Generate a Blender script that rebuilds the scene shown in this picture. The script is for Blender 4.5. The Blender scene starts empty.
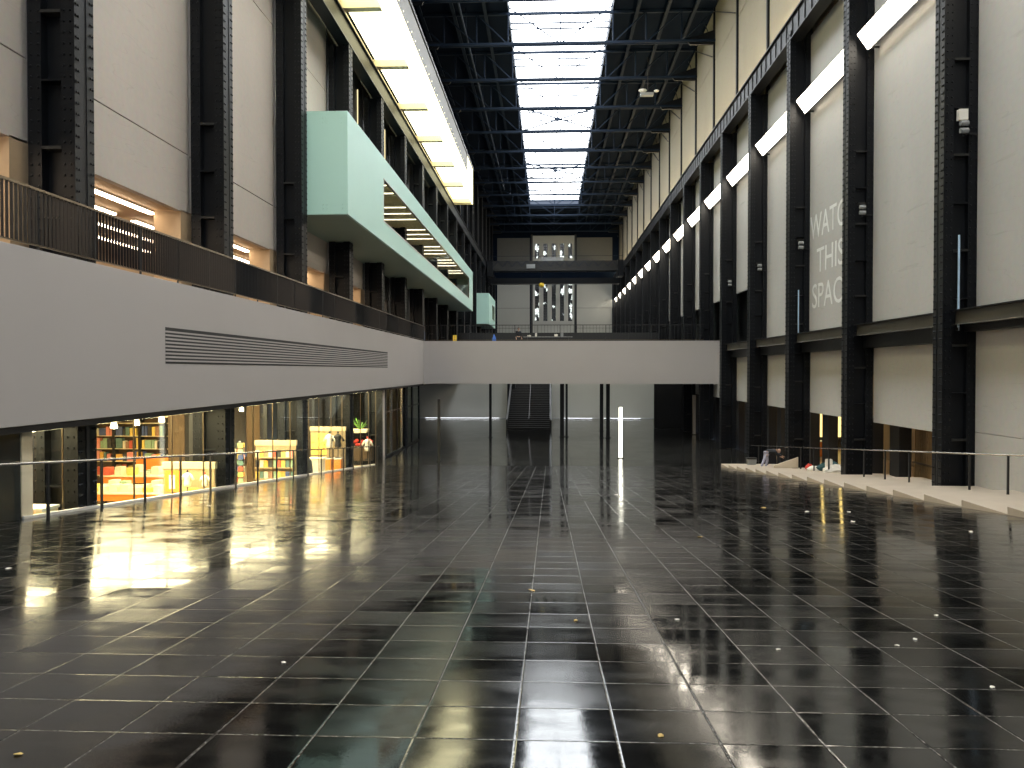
import bpy, bmesh, math, random
from mathutils import Vector, Matrix
random.seed(7)
sc = bpy.context.scene
COL = sc.collection
PI = math.pi
S = 0.0815                      # gradient of the ramp
def rz(y): return -1.7 - S*y    # ramp surface height
YEND = 50.5                     # foot of the ramp
ZF = rz(YEND)                   # lower floor level
BAY = 8.66
def yl(k): return 19.28 + BAY*k   # far edge of left column k
def yr(k): return 19.65 + BAY*k   # far edge of right column k
ORD = ['nearest','second','third','fourth','fifth','sixth','seventh','eighth','ninth','tenth','eleventh','twelfth',
       'thirteenth','fourteenth','fifteenth','sixteenth','seventeenth','eighteenth','nineteenth','twentieth','twenty-first']

# ---------------------------------------------------------------- materials
def new_mat(name):
    m = bpy.data.materials.new(name); m.use_nodes = True
    nt = m.node_tree; nt.nodes.clear()
    out = nt.nodes.new('ShaderNodeOutputMaterial')
    return m, nt, out
def pmat(name, col, rough=.5, metal=0., var=.12, scale=3., bump=0., bscale=20., spec=.5, rvar=0.):
    m, nt, out = new_mat(name)
    N = nt.nodes.new; L = nt.links.new
    p = N('ShaderNodeBsdfPrincipled'); L(p.outputs[0], out.inputs[0])
    tc = N('ShaderNodeTexCoord'); nz = N('ShaderNodeTexNoise'); nz.inputs['Scale'].default_value = scale
    nz.inputs['Detail'].default_value = 5
    L(tc.outputs['Object'], nz.inputs['Vector'])
    mx = N('ShaderNodeMix'); mx.data_type = 'RGBA'
    c = Vector(col)
    mx.inputs[6].default_value = (*(c*(1-var)), 1); mx.inputs[7].default_value = (*(c*(1+var)), 1)
    L(nz.outputs[0], mx.inputs[0]); L(mx.outputs[2], p.inputs['Base Color'])
    p.inputs['Roughness'].default_value = rough; p.inputs['Metallic'].default_value = metal
    p.inputs['Specular IOR Level'].default_value = spec
    if bump:
        n2 = N('ShaderNodeTexNoise'); n2.inputs['Scale'].default_value = bscale; L(tc.outputs['Object'], n2.inputs['Vector'])
        b = N('ShaderNodeBump'); b.inputs['Strength'].default_value = bump; b.inputs['Distance'].default_value = .02
        L(n2.outputs[0], b.inputs['Height']); L(b.outputs[0], p.inputs['Normal'])
    return m
def emat(name, col, st):
    m, nt, out = new_mat(name)
    e = nt.nodes.new('ShaderNodeEmission'); e.inputs[0].default_value = (*col, 1); e.inputs[1].default_value = st
    nt.links.new(e.outputs[0], out.inputs[0]); return m

M = {}
M['steel'] = pmat('black_steel', (.0055,.0065,.0085), .42, 0, .3, 1.5, .15, 30, .22)
M['steel2'] = pmat('grey_steel', (.02,.0195,.018), .45, 0, .25, 2, 0, 20, .35)
M['roofsteel'] = pmat('roof_steel', (.010,.018,.034), .6, 0, .25, 1, 0, 20, .12)
M['roof'] = pmat('roof_deck', (.003,.0075,.018), .85, 0, .3, .3, 0, 20, .08)
M['fascia'] = pmat('fascia_paint', (.44,.41,.39), .55, 0, .04, .4)
M['soffit'] = pmat('soffit', (.05,.05,.05), .6)
M['beamweb'] = pmat('beam_web', (.06,.055,.045), .5)
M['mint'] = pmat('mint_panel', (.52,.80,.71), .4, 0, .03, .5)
M['mintdark'] = pmat('mint_underside_shade', (.30,.42,.38), .6, 0, .05, .5)  # darker mint copy: shade of the underside put into its colour
M['concrete'] = pmat('terrace_concrete', (.44,.37,.29), .7, 0, .15, 1.3, .2, 12)
M['lamp'] = emat('lamp_diffuser', (1.,.90,.74), 11)
M['uplight'] = emat('uplight_tube', (1.,.82,.48), 85)
M['strip'] = emat('warm_strip', (1.,.80,.58), 14)
M['boxglow'] = emat('glowing_glass', (1.,.93,.56), 3.2)
M['sky'] = emat('daylight_glazing', (.93,.97,1.), 6.5)
M['west'] = emat('entrance_daylight', (.76,.88,1.), .8)
M['shopwall'] = pmat('shop_wall', (.72,.58,.38), .7, 0, .06)
M['shopfloor'] = pmat('shop_floor', (.32,.24,.15), .4)
M['brown'] = pmat('brown_wall', (.22,.165,.11), .7)
M['tan'] = pmat('tan_wall', (.42,.30,.18), .7)
M['header2'] = pmat('pale_board', (.62,.54,.42), .6)
M['white'] = pmat('white_paint', (.8,.77,.7), .5, 0, .04)
M['cream'] = pmat('cream_board', (.82,.72,.50), .6, 0, .05)
M['orange'] = pmat('orange_board', (.80,.25,.04), .5)
M['red'] = pmat('red_cloth', (.62,.06,.04), .7)
M['teal'] = pmat('teal_cloth', (.02,.08,.09), .7)
M['yellow'] = pmat('yellow_plastic', (.85,.58,.05), .4)
M['blue'] = pmat('blue_cloth', (.04,.14,.5), .6)
M['wood'] = pmat('oak', (.45,.30,.15), .5, 0, .25, 6)
M['wooddark'] = pmat('dark_wood', (.10,.065,.035), .5, 0, .25, 6)
M['bronze'] = pmat('bronze_rail', (.16,.125,.08), .28, .7)
M['chrome'] = pmat('steel_tube', (.42,.40,.37), .2, .9)
M['black'] = pmat('matte_black', (.012,.012,.013), .55)
M['darkglass'] = pmat('dark_glazed_wall', (.028,.033,.032), .12, 0, .1)
M['skin'] = pmat('skin', (.62,.38,.27), .55)
M['cloth_dark'] = pmat('dark_cloth', (.02,.022,.028), .85)
M['denim'] = pmat('pale_jeans', (.42,.42,.55), .8)
M['hair'] = pmat('grey_hair', (.25,.22,.2), .8)
M['green'] = pmat('leaf_green', (.12,.28,.05), .6)
M['grey'] = pmat('grey_plastic', (.26,.27,.27), .5)
M['leaf'] = pmat('dry_leaf', (.55,.38,.12), .7, 0, .2, 30)
M['paper'] = pmat('paper_scrap', (.75,.70,.62), .8)
M['letter'] = pmat('white_lettering', (.74,.75,.73), .6, 0, .02)

# plaster wall panels with faint patches and slanting hairline marks
def plaster(name, col):
    m, nt, out = new_mat(name); N = nt.nodes.new; L = nt.links.new
    p = N('ShaderNodeBsdfPrincipled'); L(p.outputs[0], out.inputs[0]); p.inputs['Roughness'].default_value = .75
    tc = N('ShaderNodeTexCoord')
    n1 = N('ShaderNodeTexNoise'); n1.inputs['Scale'].default_value = .35; n1.inputs['Detail'].default_value = 6
    mp = N('ShaderNodeMapping'); mp.inputs['Scale'].default_value = (1, 1, .35); L(tc.outputs['Object'], mp.inputs[0]); L(mp.outputs[0], n1.inputs[0])
    n2 = N('ShaderNodeTexNoise'); n2.inputs['Scale'].default_value = 5; n2.inputs['Detail'].default_value = 8; L(tc.outputs['Object'], n2.inputs[0])
    c = Vector(col)
    a = N('ShaderNodeMix'); a.data_type='RGBA'; a.inputs[6].default_value=(*(c*.86),1); a.inputs[7].default_value=(*(c*1.1),1); L(n1.outputs[0], a.inputs[0])
    b = N('ShaderNodeMix'); b.data_type='RGBA'; b.blend_type='MULTIPLY'; b.inputs[0].default_value=.18; L(a.outputs[2], b.inputs[6]); L(n2.outputs[1], b.inputs[7])
    mp2 = N('ShaderNodeMapping'); mp2.inputs['Rotation'].default_value=(0.35,0,0); mp2.inputs['Scale'].default_value=(.1,.12,1.1); L(tc.outputs['Object'], mp2.inputs[0])
    n3 = N('ShaderNodeTexNoise'); n3.inputs['Scale'].default_value=2.2; n3.inputs['Detail'].default_value=1; L(mp2.outputs[0], n3.inputs[0])
    r = N('ShaderNodeValToRGB'); e = r.color_ramp.elements; e[0].position=.495; e[0].color=(1,1,1,1); e[1].position=.505; e[1].color=(1,1,1,1)
    q = r.color_ramp.elements.new(.5); q.color=(.80,.79,.77,1); L(n3.outputs[0], r.inputs[0])
    d = N('ShaderNodeMix'); d.data_type='RGBA'; d.blend_type='MULTIPLY'; d.inputs[0].default_value=.55; L(b.outputs[2], d.inputs[6]); L(r.outputs[0], d.inputs[7])
    L(d.outputs[2], p.inputs['Base Color'])
    return m
M['panel'] = plaster('right_plaster', (.50,.49,.47))
M['panel_l'] = plaster('left_plaster', (.55,.49,.43))
M['upanel'] = plaster('upper_plaster', (.38,.33,.235))
M['endpanel'] = pmat('end_panel', (.42,.42,.38), .7, 0, .05, .2)

# glass: clear with fresnel reflection
def glass(name, tint=(.92,.96,.95), refl=1.0):
    m, nt, out = new_mat(name); N = nt.nodes.new; L = nt.links.new
    t = N('ShaderNodeBsdfTransparent'); t.inputs[0].default_value=(*tint,1)
    g = N('ShaderNodeBsdfGlossy'); g.inputs['Roughness'].default_value=.02; g.inputs[0].default_value=(.9,.95,.95,1)
    lw = N('ShaderNodeLayerWeight'); lw.inputs[0].default_value=.5
    pw = N('ShaderNodeMath'); pw.operation='POWER'; L(lw.outputs['Facing'], pw.inputs[0]); pw.inputs[1].default_value=5
    f = N('ShaderNodeMath'); f.operation='MULTIPLY_ADD'; L(pw.outputs[0], f.inputs[0]); f.inputs[1].default_value=.55*refl; f.inputs[2].default_value=.03
    mx = N('ShaderNodeMixShader'); L(f.outputs[0], mx.inputs[0]); L(t.outputs[0], mx.inputs[1]); L(g.outputs[0], mx.inputs[2])
    L(mx.outputs[0], out.inputs[0]); return m
M['glass'] = glass('shop_glass')
M['winglass'] = glass('window_glass', (.85,.87,.83), .4)

# floor tiles: black wet stone, each tile very slightly tilted, waxy ripples, pale gritty joints
def tiles(name, tx, ty, ox, oy, base, rmin, rmax, grout=True, tilt=.007, wave=.016):
    m, nt, out = new_mat(name); N = nt.nodes.new; L = nt.links.new
    def math_(op, a, b=None, c=None):
        n = N('ShaderNodeMath'); n.operation = op
        for i, v in enumerate((a, b, c)):
            if v is None: continue
            if isinstance(v, (int, float)): n.inputs[i].default_value = v
            else: L(v, n.inputs[i])
        return n.outputs[0]
    p = N('ShaderNodeBsdfPrincipled'); L(p.outputs[0], out.inputs[0])
    geo = N('ShaderNodeNewGeometry'); sp = N('ShaderNodeSeparateXYZ'); L(geo.outputs['Position'], sp.inputs[0])
    u = math_('DIVIDE', math_('SUBTRACT', sp.outputs[0], ox), tx)
    v = math_('DIVIDE', math_('SUBTRACT', sp.outputs[1], oy), ty)
    cb = N('ShaderNodeCombineXYZ'); L(math_('FLOOR', u), cb.inputs[0]); L(math_('FLOOR', v), cb.inputs[1])
    wn = N('ShaderNodeTexWhiteNoise'); wn.noise_dimensions='3D'; L(cb.outputs[0], wn.inputs[0])
    # distance to nearest joint in metres
    def edge(w, size):
        f = math_('FRACT', w); return math_('MULTIPLY', math_('MINIMUM', f, math_('SUBTRACT', 1., f)), size)
    du = edge(u, tx); dv = edge(v, ty)
    d = math_('MINIMUM', du, dv)
    gn = N('ShaderNodeTexNoise'); gn.inputs['Scale'].default_value = 60; gn.inputs['Detail'].default_value=3; L(geo.outputs['Position'], gn.inputs[0])
    gw = math_('MULTIPLY', gn.outputs[0], .0085)
    isg = math_('LESS_THAN', d, gw)
    spk = N('ShaderNodeTexNoise'); spk.inputs['Scale'].default_value = 45; spk.inputs['Detail'].default_value=4; L(geo.outputs['Position'], spk.inputs[0])
    bign = N('ShaderNodeTexNoise'); bign.inputs['Scale'].default_value=.35; bign.inputs['Detail'].default_value=4; L(geo.outputs['Position'], bign.inputs[0])
    cr = N('ShaderNodeMix'); cr.data_type='RGBA'; b = Vector(base)
    cr.inputs[6].default_value=(*(b*.55),1); cr.inputs[7].default_value=(*(b*1.6),1); L(wn.outputs[0], cr.inputs[0])
    if grout:
        gc = N('ShaderNodeMix'); gc.data_type='RGBA'; L(math_('MULTIPLY', isg, math_('GREATER_THAN', spk.outputs[0], .53)), gc.inputs[0])
        L(cr.outputs[2], gc.inputs[6]); gc.inputs[7].default_value=(.24,.23,.21,1)
        L(gc.outputs[2], p.inputs['Base Color'])
    else: L(cr.outputs[2], p.inputs['Base Color'])
    # roughness : patchy film + per-tile difference
    mid = N('ShaderNodeTexNoise'); mid.inputs['Scale'].default_value=2.2; mid.inputs['Detail'].default_value=5
    mp = N('ShaderNodeMapping'); mp.inputs['Scale'].default_value=(.7,1.6,1); L(geo.outputs['Position'], mp.inputs[0]); L(mp.outputs[0], mid.inputs[0])
    rr = N('ShaderNodeMapRange'); rr.inputs[1].default_value=.35; rr.inputs[2].default_value=.68; rr.inputs[3].default_value=rmin; rr.inputs[4].default_value=rmax
    mixr = math_('ADD', math_('MULTIPLY', mid.outputs[0], .62), math_('MULTIPLY', wn.outputs[0], .22)); mixr = math_('ADD', mixr, math_('MULTIPLY', bign.outputs[0], .2))
    L(mixr, rr.inputs[0])
    L(math_('ADD', rr.outputs[0], math_('MULTIPLY', isg, .15 if grout else .05)), p.inputs['Roughness'])
    p.inputs['Specular IOR Level'].default_value = .62
    # normal: tile tilt + waves + fine grain
    wv = N('ShaderNodeTexNoise'); wv.inputs['Scale'].default_value=1.5; wv.inputs['Detail'].default_value=3
    mp3 = N('ShaderNodeMapping'); mp3.inputs['Scale'].default_value=(.8,1.9,1); L(geo.outputs['Position'], mp3.inputs[0]); L(mp3.outputs[0], wv.inputs[0])
    fg = N('ShaderNodeTexNoise'); fg.inputs['Scale'].default_value=130; fg.inputs['Detail'].default_value=2; L(geo.outputs['Position'], fg.inputs[0])
    def cen(colout, amp):
        s = N('ShaderNodeVectorMath'); s.operation='SUBTRACT'; L(colout, s.inputs[0]); s.inputs[1].default_value=(.5,.5,.5)
        k = N('ShaderNodeVectorMath'); k.operation='MULTIPLY'; L(s.outputs[0], k.inputs[0]); k.inputs[1].default_value=(amp,amp*1.3,0); return k.outputs[0]
    a1 = N('ShaderNodeVectorMath'); L(cen(wn.outputs[1], tilt), a1.inputs[0]); L(cen(wv.outputs[1], wave), a1.inputs[1])
    a2 = N('ShaderNodeVectorMath'); L(a1.outputs[0], a2.inputs[0]); L(cen(fg.outputs[1], .03), a2.inputs[1])
    a3 = N('ShaderNodeVectorMath'); L(a2.outputs[0], a3.inputs[0]); L(geo.outputs['Normal'], a3.inputs[1])
    nn = N('ShaderNodeVectorMath'); nn.operation='NORMALIZE'; L(a3.outputs[0], nn.inputs[0])
    # dish each joint
    bp = N('ShaderNodeBump'); bp.inputs['Strength'].default_value=.3; bp.inputs['Distance'].default_value=.003
    hh = N('ShaderNodeMapRange'); hh.inputs[1].default_value=0; hh.inputs[2].default_value=.010; L(d, hh.inputs[0])
    L(hh.outputs[0], bp.inputs['Height']); L(nn.outputs[0], bp.inputs['Normal'])
    L(bp.outputs[0], p.inputs['Normal'])
    return m
M['ramp'] = tiles('ramp_tiles', .572, .556, .385, 4.618, (.007,.0068,.0066), .05, .21)
M['lower'] = tiles('lower_floor', 1.2, 1.2, .2, .1, (.02,.02,.019), .06, .14, False, .002, .008)

# east window: small panes, some of them bright with daylight
def panes(name):
    m, nt, out = new_mat(name); N = nt.nodes.new; L = nt.links.new
    geo = N('ShaderNodeNewGeometry'); mp = N('ShaderNodeMapping'); mp.inputs['Scale'].default_value=(1,1,.55); L(geo.outputs['Position'], mp.inputs[0])
    nz = N('ShaderNodeTexNoise'); nz.inputs['Scale'].default_value=1.1; nz.inputs['Detail'].default_value=3; L(mp.outputs[0], nz.inputs[0])
    r = N('ShaderNodeValToRGB'); e=r.color_ramp.elements; e[0].position=.56; e[0].color=(0,0,0,1); e[1].position=.60; e[1].color=(.9,1,.95,1); L(nz.outputs[0], r.inputs[0])
    p = N('ShaderNodeBsdfPrincipled'); p.inputs['Base Color'].default_value=(.02,.02,.022,1); p.inputs['Roughness'].default_value=.2
    L(r.outputs[0], p.inputs['Emission Color']); p.inputs['Emission Strength'].default_value=1.3
    L(p.outputs[0], out.inputs[0]); return m
M['panes'] = panes('east_panes')

# ---------------------------------------------------------------- mesh builder
class MB:
    def __init__(s): s.v=[]; s.f=[]
    def add(s, vs, fs):
        n=len(s.v); s.v += [tuple(v) for v in vs]; s.f += [tuple(i+n for i in f) for f in fs]; return s
    def box(s, x0,x1,y0,y1,z0,z1):
        if x0>x1:x0,x1=x1,x0
        if y0>y1:y0,y1=y1,y0
        if z0>z1:z0,z1=z1,z0
        return s.add([(x0,y0,z0),(x1,y0,z0),(x1,y1,z0),(x0,y1,z0),(x0,y0,z1),(x1,y0,z1),(x1,y1,z1),(x0,y1,z1)],
            [(0,3,2,1),(4,5,6,7),(0,1,5,4),(1,2,6,5),(2,3,7,6),(3,0,4,7)])
    def prism_x(s, poly, x0, x1):   # poly: list of (y,z), counter-clockwise seen from +x
        n=len(poly)
        vs=[(x0,y,z) for y,z in poly]+[(x1,y,z) for y,z in poly]
        fs=[tuple(range(n))[::-1], tuple(range(n,2*n))]+[(i,(i+1)%n,(i+1)%n+n,i+n) for i in range(n)]
        return s.add(vs,fs)
    def prism_y(s, poly, y0, y1):   # poly of (x,z)
        n=len(poly)
        vs=[(x,y0,z) for x,z in poly]+[(x,y1,z) for x,z in poly]
        fs=[tuple(range(n)), tuple(range(n,2*n))[::-1]]+[(i,i+n,(i+1)%n+n,(i+1)%n) for i in range(n)]
        return s.add(vs,fs)
    def tube(s, a, b, r, n=8):
        a=Vector(a); b=Vector(b); d=(b-a).normalized()
        t=Vector((0,0,1)) if abs(d.z)<.9 else Vector((1,0,0))
        u=d.cross(t).normalized(); w=d.cross(u)
        vs=[]
        for q in (a,b):
            for i in range(n):
                an=2*PI*i/n; vs.append(q+u*math.cos(an)*r+w*math.sin(an)*r)
        fs=[(i,(i+1)%n,(i+1)%n+n,i+n) for i in range(n)]+[tuple(range(n))[::-1],tuple(range(n,2*n))]
        return s.add(vs,fs)
    def bar(s, a, b, w, h=None):     # square-section bar
        h=h or w; a=Vector(a); b=Vector(b); d=(b-a).normalized()
        t=Vector((0,0,1)) if abs(d.z)<.95 else Vector((0,1,0))
        u=d.cross(t).normalized(); q=u.cross(d)
        vs=[p+u*sx*w/2+q*sz*h/2 for p in (a,b) for sx,sz in ((-1,-1),(1,-1),(1,1),(-1,1))]
        return s.add(vs,[(0,1,2,3),(7,6,5,4),(0,4,5,1),(1,5,6,2),(2,6,7,3),(3,7,4,0)])
    def ell(s, c, rx, ry, rz_, n=12, m=8):
        vs=[(c[0],c[1],c[2]-rz_)]
        for j in range(1,m):
            t=PI*j/m
            for i in range(n):
                a=2*PI*i/n; vs.append((c[0]+rx*math.sin(t)*math.cos(a), c[1]+ry*math.sin(t)*math.sin(a), c[2]-rz_*math.cos(t)))
        vs.append((c[0],c[1],c[2]+rz_))
        fs=[(0,1+(i+1)%n,1+i) for i in range(n)]
        for j in range(m-2):
            for i in range(n):
                a=1+j*n+i; b=1+j*n+(i+1)%n; fs.append((a,b,b+n,a+n))
        k=1+(m-2)*n; fs+=[(k+i,k+(i+1)%n,len(vs)-1) for i in range(n)]
        return s.add(vs,fs)
    def lathe(s, prof, cx=0, cy=0, n=16):
        vs=[]
        for r,z in prof:
            for i in range(n): vs.append((cx+r*math.cos(2*PI*i/n), cy+r*math.sin(2*PI*i/n), z))
        fs=[]
        for j in range(len(prof)-1):
            for i in range(n): fs.append((j*n+i, j*n+(i+1)%n, (j+1)*n+(i+1)%n, (j+1)*n+i))
        fs.append(tuple(range(n))[::-1]); fs.append(tuple(range((len(prof)-1)*n,len(prof)*n)))
        return s.add(vs,fs)
    def build(s, name, mat, parent=None, smooth=False, bevel=0):
        me=bpy.data.meshes.new(name); me.from_pydata(s.v,[],s.f); me.update()
        mats = mat if isinstance(mat,(list,tuple)) else [mat]
        for q in mats: me.materials.append(q)
        if smooth:
            for p in me.polygons: p.use_smooth=True
        o=bpy.data.objects.new(name,me); COL.objects.link(o)
        if parent: o.parent=parent
        if bevel:
            b=o.modifiers.new('bevel','BEVEL'); b.width=bevel; b.segments=2; b.limit_method='ANGLE'
        return o
def tag(o,label=None,cat=None,group=None,kind=None):
    if label: o['label']=label
    if cat: o['category']=cat
    if group: o['group']=group
    if kind: o['kind']=kind
    return o
def thing(name,label,cat,loc=(0,0,0),group=None,rot=0):
    o=bpy.data.objects.new(name,None); COL.objects.link(o); o.location=loc; o.rotation_euler=(0,0,rot)
    return tag(o,label,cat,group)
def struct(name,mb,mat,parent=None,label=None):
    o=mb.build(name,mat,parent)
    if not parent: o['kind']='structure'; o['label']=label or name.replace('_',' ')
    return o
def kids(o): return list(o.children)
def copy_tree(o,parent=None):
    c=o.copy(); COL.objects.link(c)
    if parent: c.parent=parent
    for ch in KID.get(o.name,[]): KID.setdefault(c.name,[]).append(copy_tree(ch,c))
    return c
KID={}
def reg(o):     # remember the children of a finished thing
    for ch in bpy.data.objects:
        if ch.parent==o: KID.setdefault(o.name,[]).append(ch); reg(ch) if ch.name not in KID else None
    return o
def rivets(mb, pts, axis, r=.034):
    # small domes; axis: outward normal
    n=6; a=Vector(axis); t=Vector((0,0,1)); u=a.cross(t).normalized(); w=a.cross(u)
    for p in pts:
        p=Vector(p); vs=[p+(u*math.cos(2*PI*i/n)+w*math.sin(2*PI*i/n))*r for i in range(n)]
        vs+=[p+(u*math.cos(2*PI*i/n)+w*math.sin(2*PI*i/n))*r*.6+a*r*.8 for i in range(n)]
        mb.add(vs,[(i,(i+1)%n,(i+1)%n+n,i+n) for i in range(n)]+[tuple(range(n,2*n))])

# ---------------------------------------------------------------- ground
Y0=-15.
def slab_slope(x0,x1,y0,y1,th,zo=0):
    b=MB(); b.prism_x([(y0,rz(y0)+zo-th),(y1,rz(y1)+zo-th),(y1,rz(y1)+zo),(y0,rz(y0)+zo)],x0,x1); return b
struct('floor', slab_slope(-10.76,10.35,Y0,YEND,.35), M['ramp'],label='long sloping ramp of wet black stone tiles')
struct('floor', MB().box(-20.5,13.9,YEND,101,ZF-.35,ZF-.02), M['lower'],label='flat polished dark floor beyond the foot of the ramp')
struct('floor', MB().box(-24,-10.9,Y0,YEND,ZF-.35,ZF-.02), M['shopfloor'],label='floor of the lit shop below the gallery')
struct('trim_1', MB().prism_x([(16.4,rz(16.4)-.1),(YEND,ZF-.1),(YEND,ZF+.06),(16.4,rz(16.4)+.06)],-10.8,-10.7), M['white'],label='pale kerb strip along the foot of the shop glazing')
# stepped terrace on the right
t=thing('stepped_terrace','pale concrete terrace of shallow steps along the right edge of the ramp','steps',(12.5,20,rz(20)-.4))
first=-16; n=0
for k in range(first,15):
    ya=19.16+2.075*k; yb=ya+2.075; z=rz(ya)+.02
    if yb<8: continue
    b=MB().box(10.35,14.9,ya,yb,rz(yb)-.5,z)
    o=b.build('step',M['concrete'],None,bevel=.012); o.parent=t; o.matrix_parent_inverse=Matrix.Translation((-12.5,-20,-(rz(20)-.4)))
    o2=MB().box(10.36,10.39,ya+.05,yb,z-.004,z+.004)
reg(t)
struct('floor', MB().box(14.9,26,15,110,ZF-.35,ZF-.02), M['shopfloor'],label='floor of the rooms behind the right wall')

# ---------------------------------------------------------------- columns
def make_column(name,w,mirror,z0,z1,riv=True,stiff=3.05,far=False):
    """built-up riveted steel stanchion: origin at far inner corner of its inner flange, base at z=0; depth runs to +x (mirror: -x)"""
    H=z1-z0; r=thing(name,None,'column'); r['kind']='thing'
    m=-1 if mirror else 1
    a=MB(); a.box(0,m*.05,-w,0,0,H); a.box(m*.05,m*.33,-w+.05,-.05,0,H)
    # cover plate edges
    a.box(-m*.015,0,-w,-w*.62,0,H); a.box(-m*.015,0,-w*.38,0,0,H)
    if riv:
        z=.2; pts=[];p2=[]
        while z<H-.1:
            for y in (-.06,-.15,-w+.06,-w+.15): pts.append((-m*.016,y,z))
            for x in (.11,.26): p2.append((m*x,-w+.05,z+.1))
            z+=.25
        rivets(a,pts,(-m,0,0)); rivets(a,p2,(0,-1,0))
    a.build('inner_flange',M['steel'],r)
    b=MB(); b.box(m*.33,m*.80,-w*.62,-w*.38,0,H); b.build('web',M['steel'],r)
    c=MB(); c.box(m*.80,m*1.12,-w+.05,-.05,0,H)
    if riv:
        p2=[(m*x,-w+.05,.3+.25*i) for i in range(int((H-.5)/.25)) for x in (.87,1.04)]
        rivets(c,p2,(0,-1,0))
    c.build('outer_flange',M['steel'],r)
    z=1.6; i=0
    while z<H-.5 and i<9:
        big=i%2==0
        MB().box(m*.33,m*.80,-w+.03,-w*.62,z,z+(.07 if big else .04)).build('stiffener_plate',M['steel2' if big else 'steel'],r)
        z+=1.55*(2 if not riv else 1.) ; i+=1
    return reg(r)
CLZ0=ZF-.02; ZG=2.3
colL=make_column('steel_column',.8,True,CLZ0,17.6)
colR=make_column('steel_column',.66,False,ZF,17.6)
ks=range(-1,18)
NL=len(list(ks))
colU=make_column('steel_column',.8,True,ZG-.4,17.6,False)
for i,k in enumerate(ks):
    o=colL if i==0 else (colU if k==6 else copy_tree(colL if k<6 else colU))
    o.location=(-10.8,yl(k),CLZ0 if k<6 else ZG-.4)
    o['label']='riveted black steel column of the left row, '+(ORD[i] if i else 'nearest')+' from the camera'
    o['group']='steel columns of the left row'
    o=colR if i==0 else copy_tree(colR)
    kk=k+1
    o.location=(12.84,yr(kk),ZF if kk>3 else rz(yr(kk)-.3)+.02+.05)
    o['label']='riveted black steel column of the right row, '+ORD[i]+' from the camera'
    o['group']='steel columns of the right row'

# ---------------------------------------------------------------- right wall
for i,k in enumerate(range(-2,18)):
    ya=yr(k)+.0; yb=yr(k+1)-.66
    # mid-height beam between columns
    if k!=5: r=thing('steel_beam','dark steel beam spanning right wall bay, '+ORD[i]+' bay from the camera','beam',(13.2,(ya+yb)/2,1.47),'beams between right wall columns')
    L2=(yb-ya)/2+.02
    if k!=5:
        MB().box(-.12,.3,-L2,L2,0,.035).build('bottom_flange',M['chrome'],r)
        MB().box(-.12,.3,-L2,L2,.47,.5).build('top_flange',M['steel'],r)
        w=MB().box(.05,.09,-L2,L2,.035,.47)
        rivets(w,[(.05,yy,.1+.06*j) for yy in (0.,.12,.24) for j in range(6)],(-1,0,0),.016)
        w.build('web',M['beamweb'],r)
        struct('trim_2',MB().box(13.5,14.3,ya,yb,.97 if k>0 else 1.27,1.62),M['steel'],label='dark lintel strip under the right beam')
    # upper plaster panel
    if k>=4:
        b=MB().box(13.9,14.1,ya,yb,5.7,12.0); b.box(13.9,14.1,ya,yb,12.02,17.8); b.box(13.9,14.1,ya,ya+1.9,1.97,5.7)
    else:
        b=MB().box(13.9,14.1,ya,yb,1.5,17.8)
    struct('wall_right',b,M['panel'],label='plaster panel between columns of the right wall')
    if k<=0:
        b=MB()
        b.box(13.9,14.1,ya,yb,rz(ya)-.5,-2.02); b.box(13.9,14.1,ya,yb,-2.0,1.27)
        struct('wall_right',b,M['panel'],label='full height plaster panel at the near end of the right wall')
    else:
        struct('wall_right',MB().box(13.97,14.2,ya,yb,-2.23,1.5),M['panel'],label='lower plaster panel over the openings of the right wall')
        if k<10:
            zb=max(rz(yb),ZF)-.3
            for u,v in ((.6,1.6),(6.4,7.35)):
                struct('trim_3',MB().box(14.4,14.9,ya+u,ya+v,zb-.5,-2.1),M['black'],label='dark pier in the openings under the right wall')
    # fluorescent lamp
    a0,a1=ya+.30,yb-.32
    r=thing('wall_lamp','long glowing tilted lamp on the right wall, '+ORD[i]+' from the camera','lamp',(13.3,(a0+a1)/2,13.9),'tilted lamps along the right wall')
    h=(a1-a0)/2
    def off(p): return [(x-13.3,z-13.9) for x,z in p]
    MB().prism_y(off([(13.05,14.25),(13.5,13.6),(13.54,13.63),(13.09,14.28)]),-h,h).build('diffuser',M['lamp'],r)
    MB().prism_y(off([(13.10,14.29),(13.55,13.64),(13.85,13.9),(13.5,14.5)]),-h,h).build('housing',M['steel2'],r)
    for yy in (-h+.3,h-.3): MB().box(.25,.56,yy-.04,yy+.04,-.34,-.26).build('bracket',M['steel2'],r)
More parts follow.
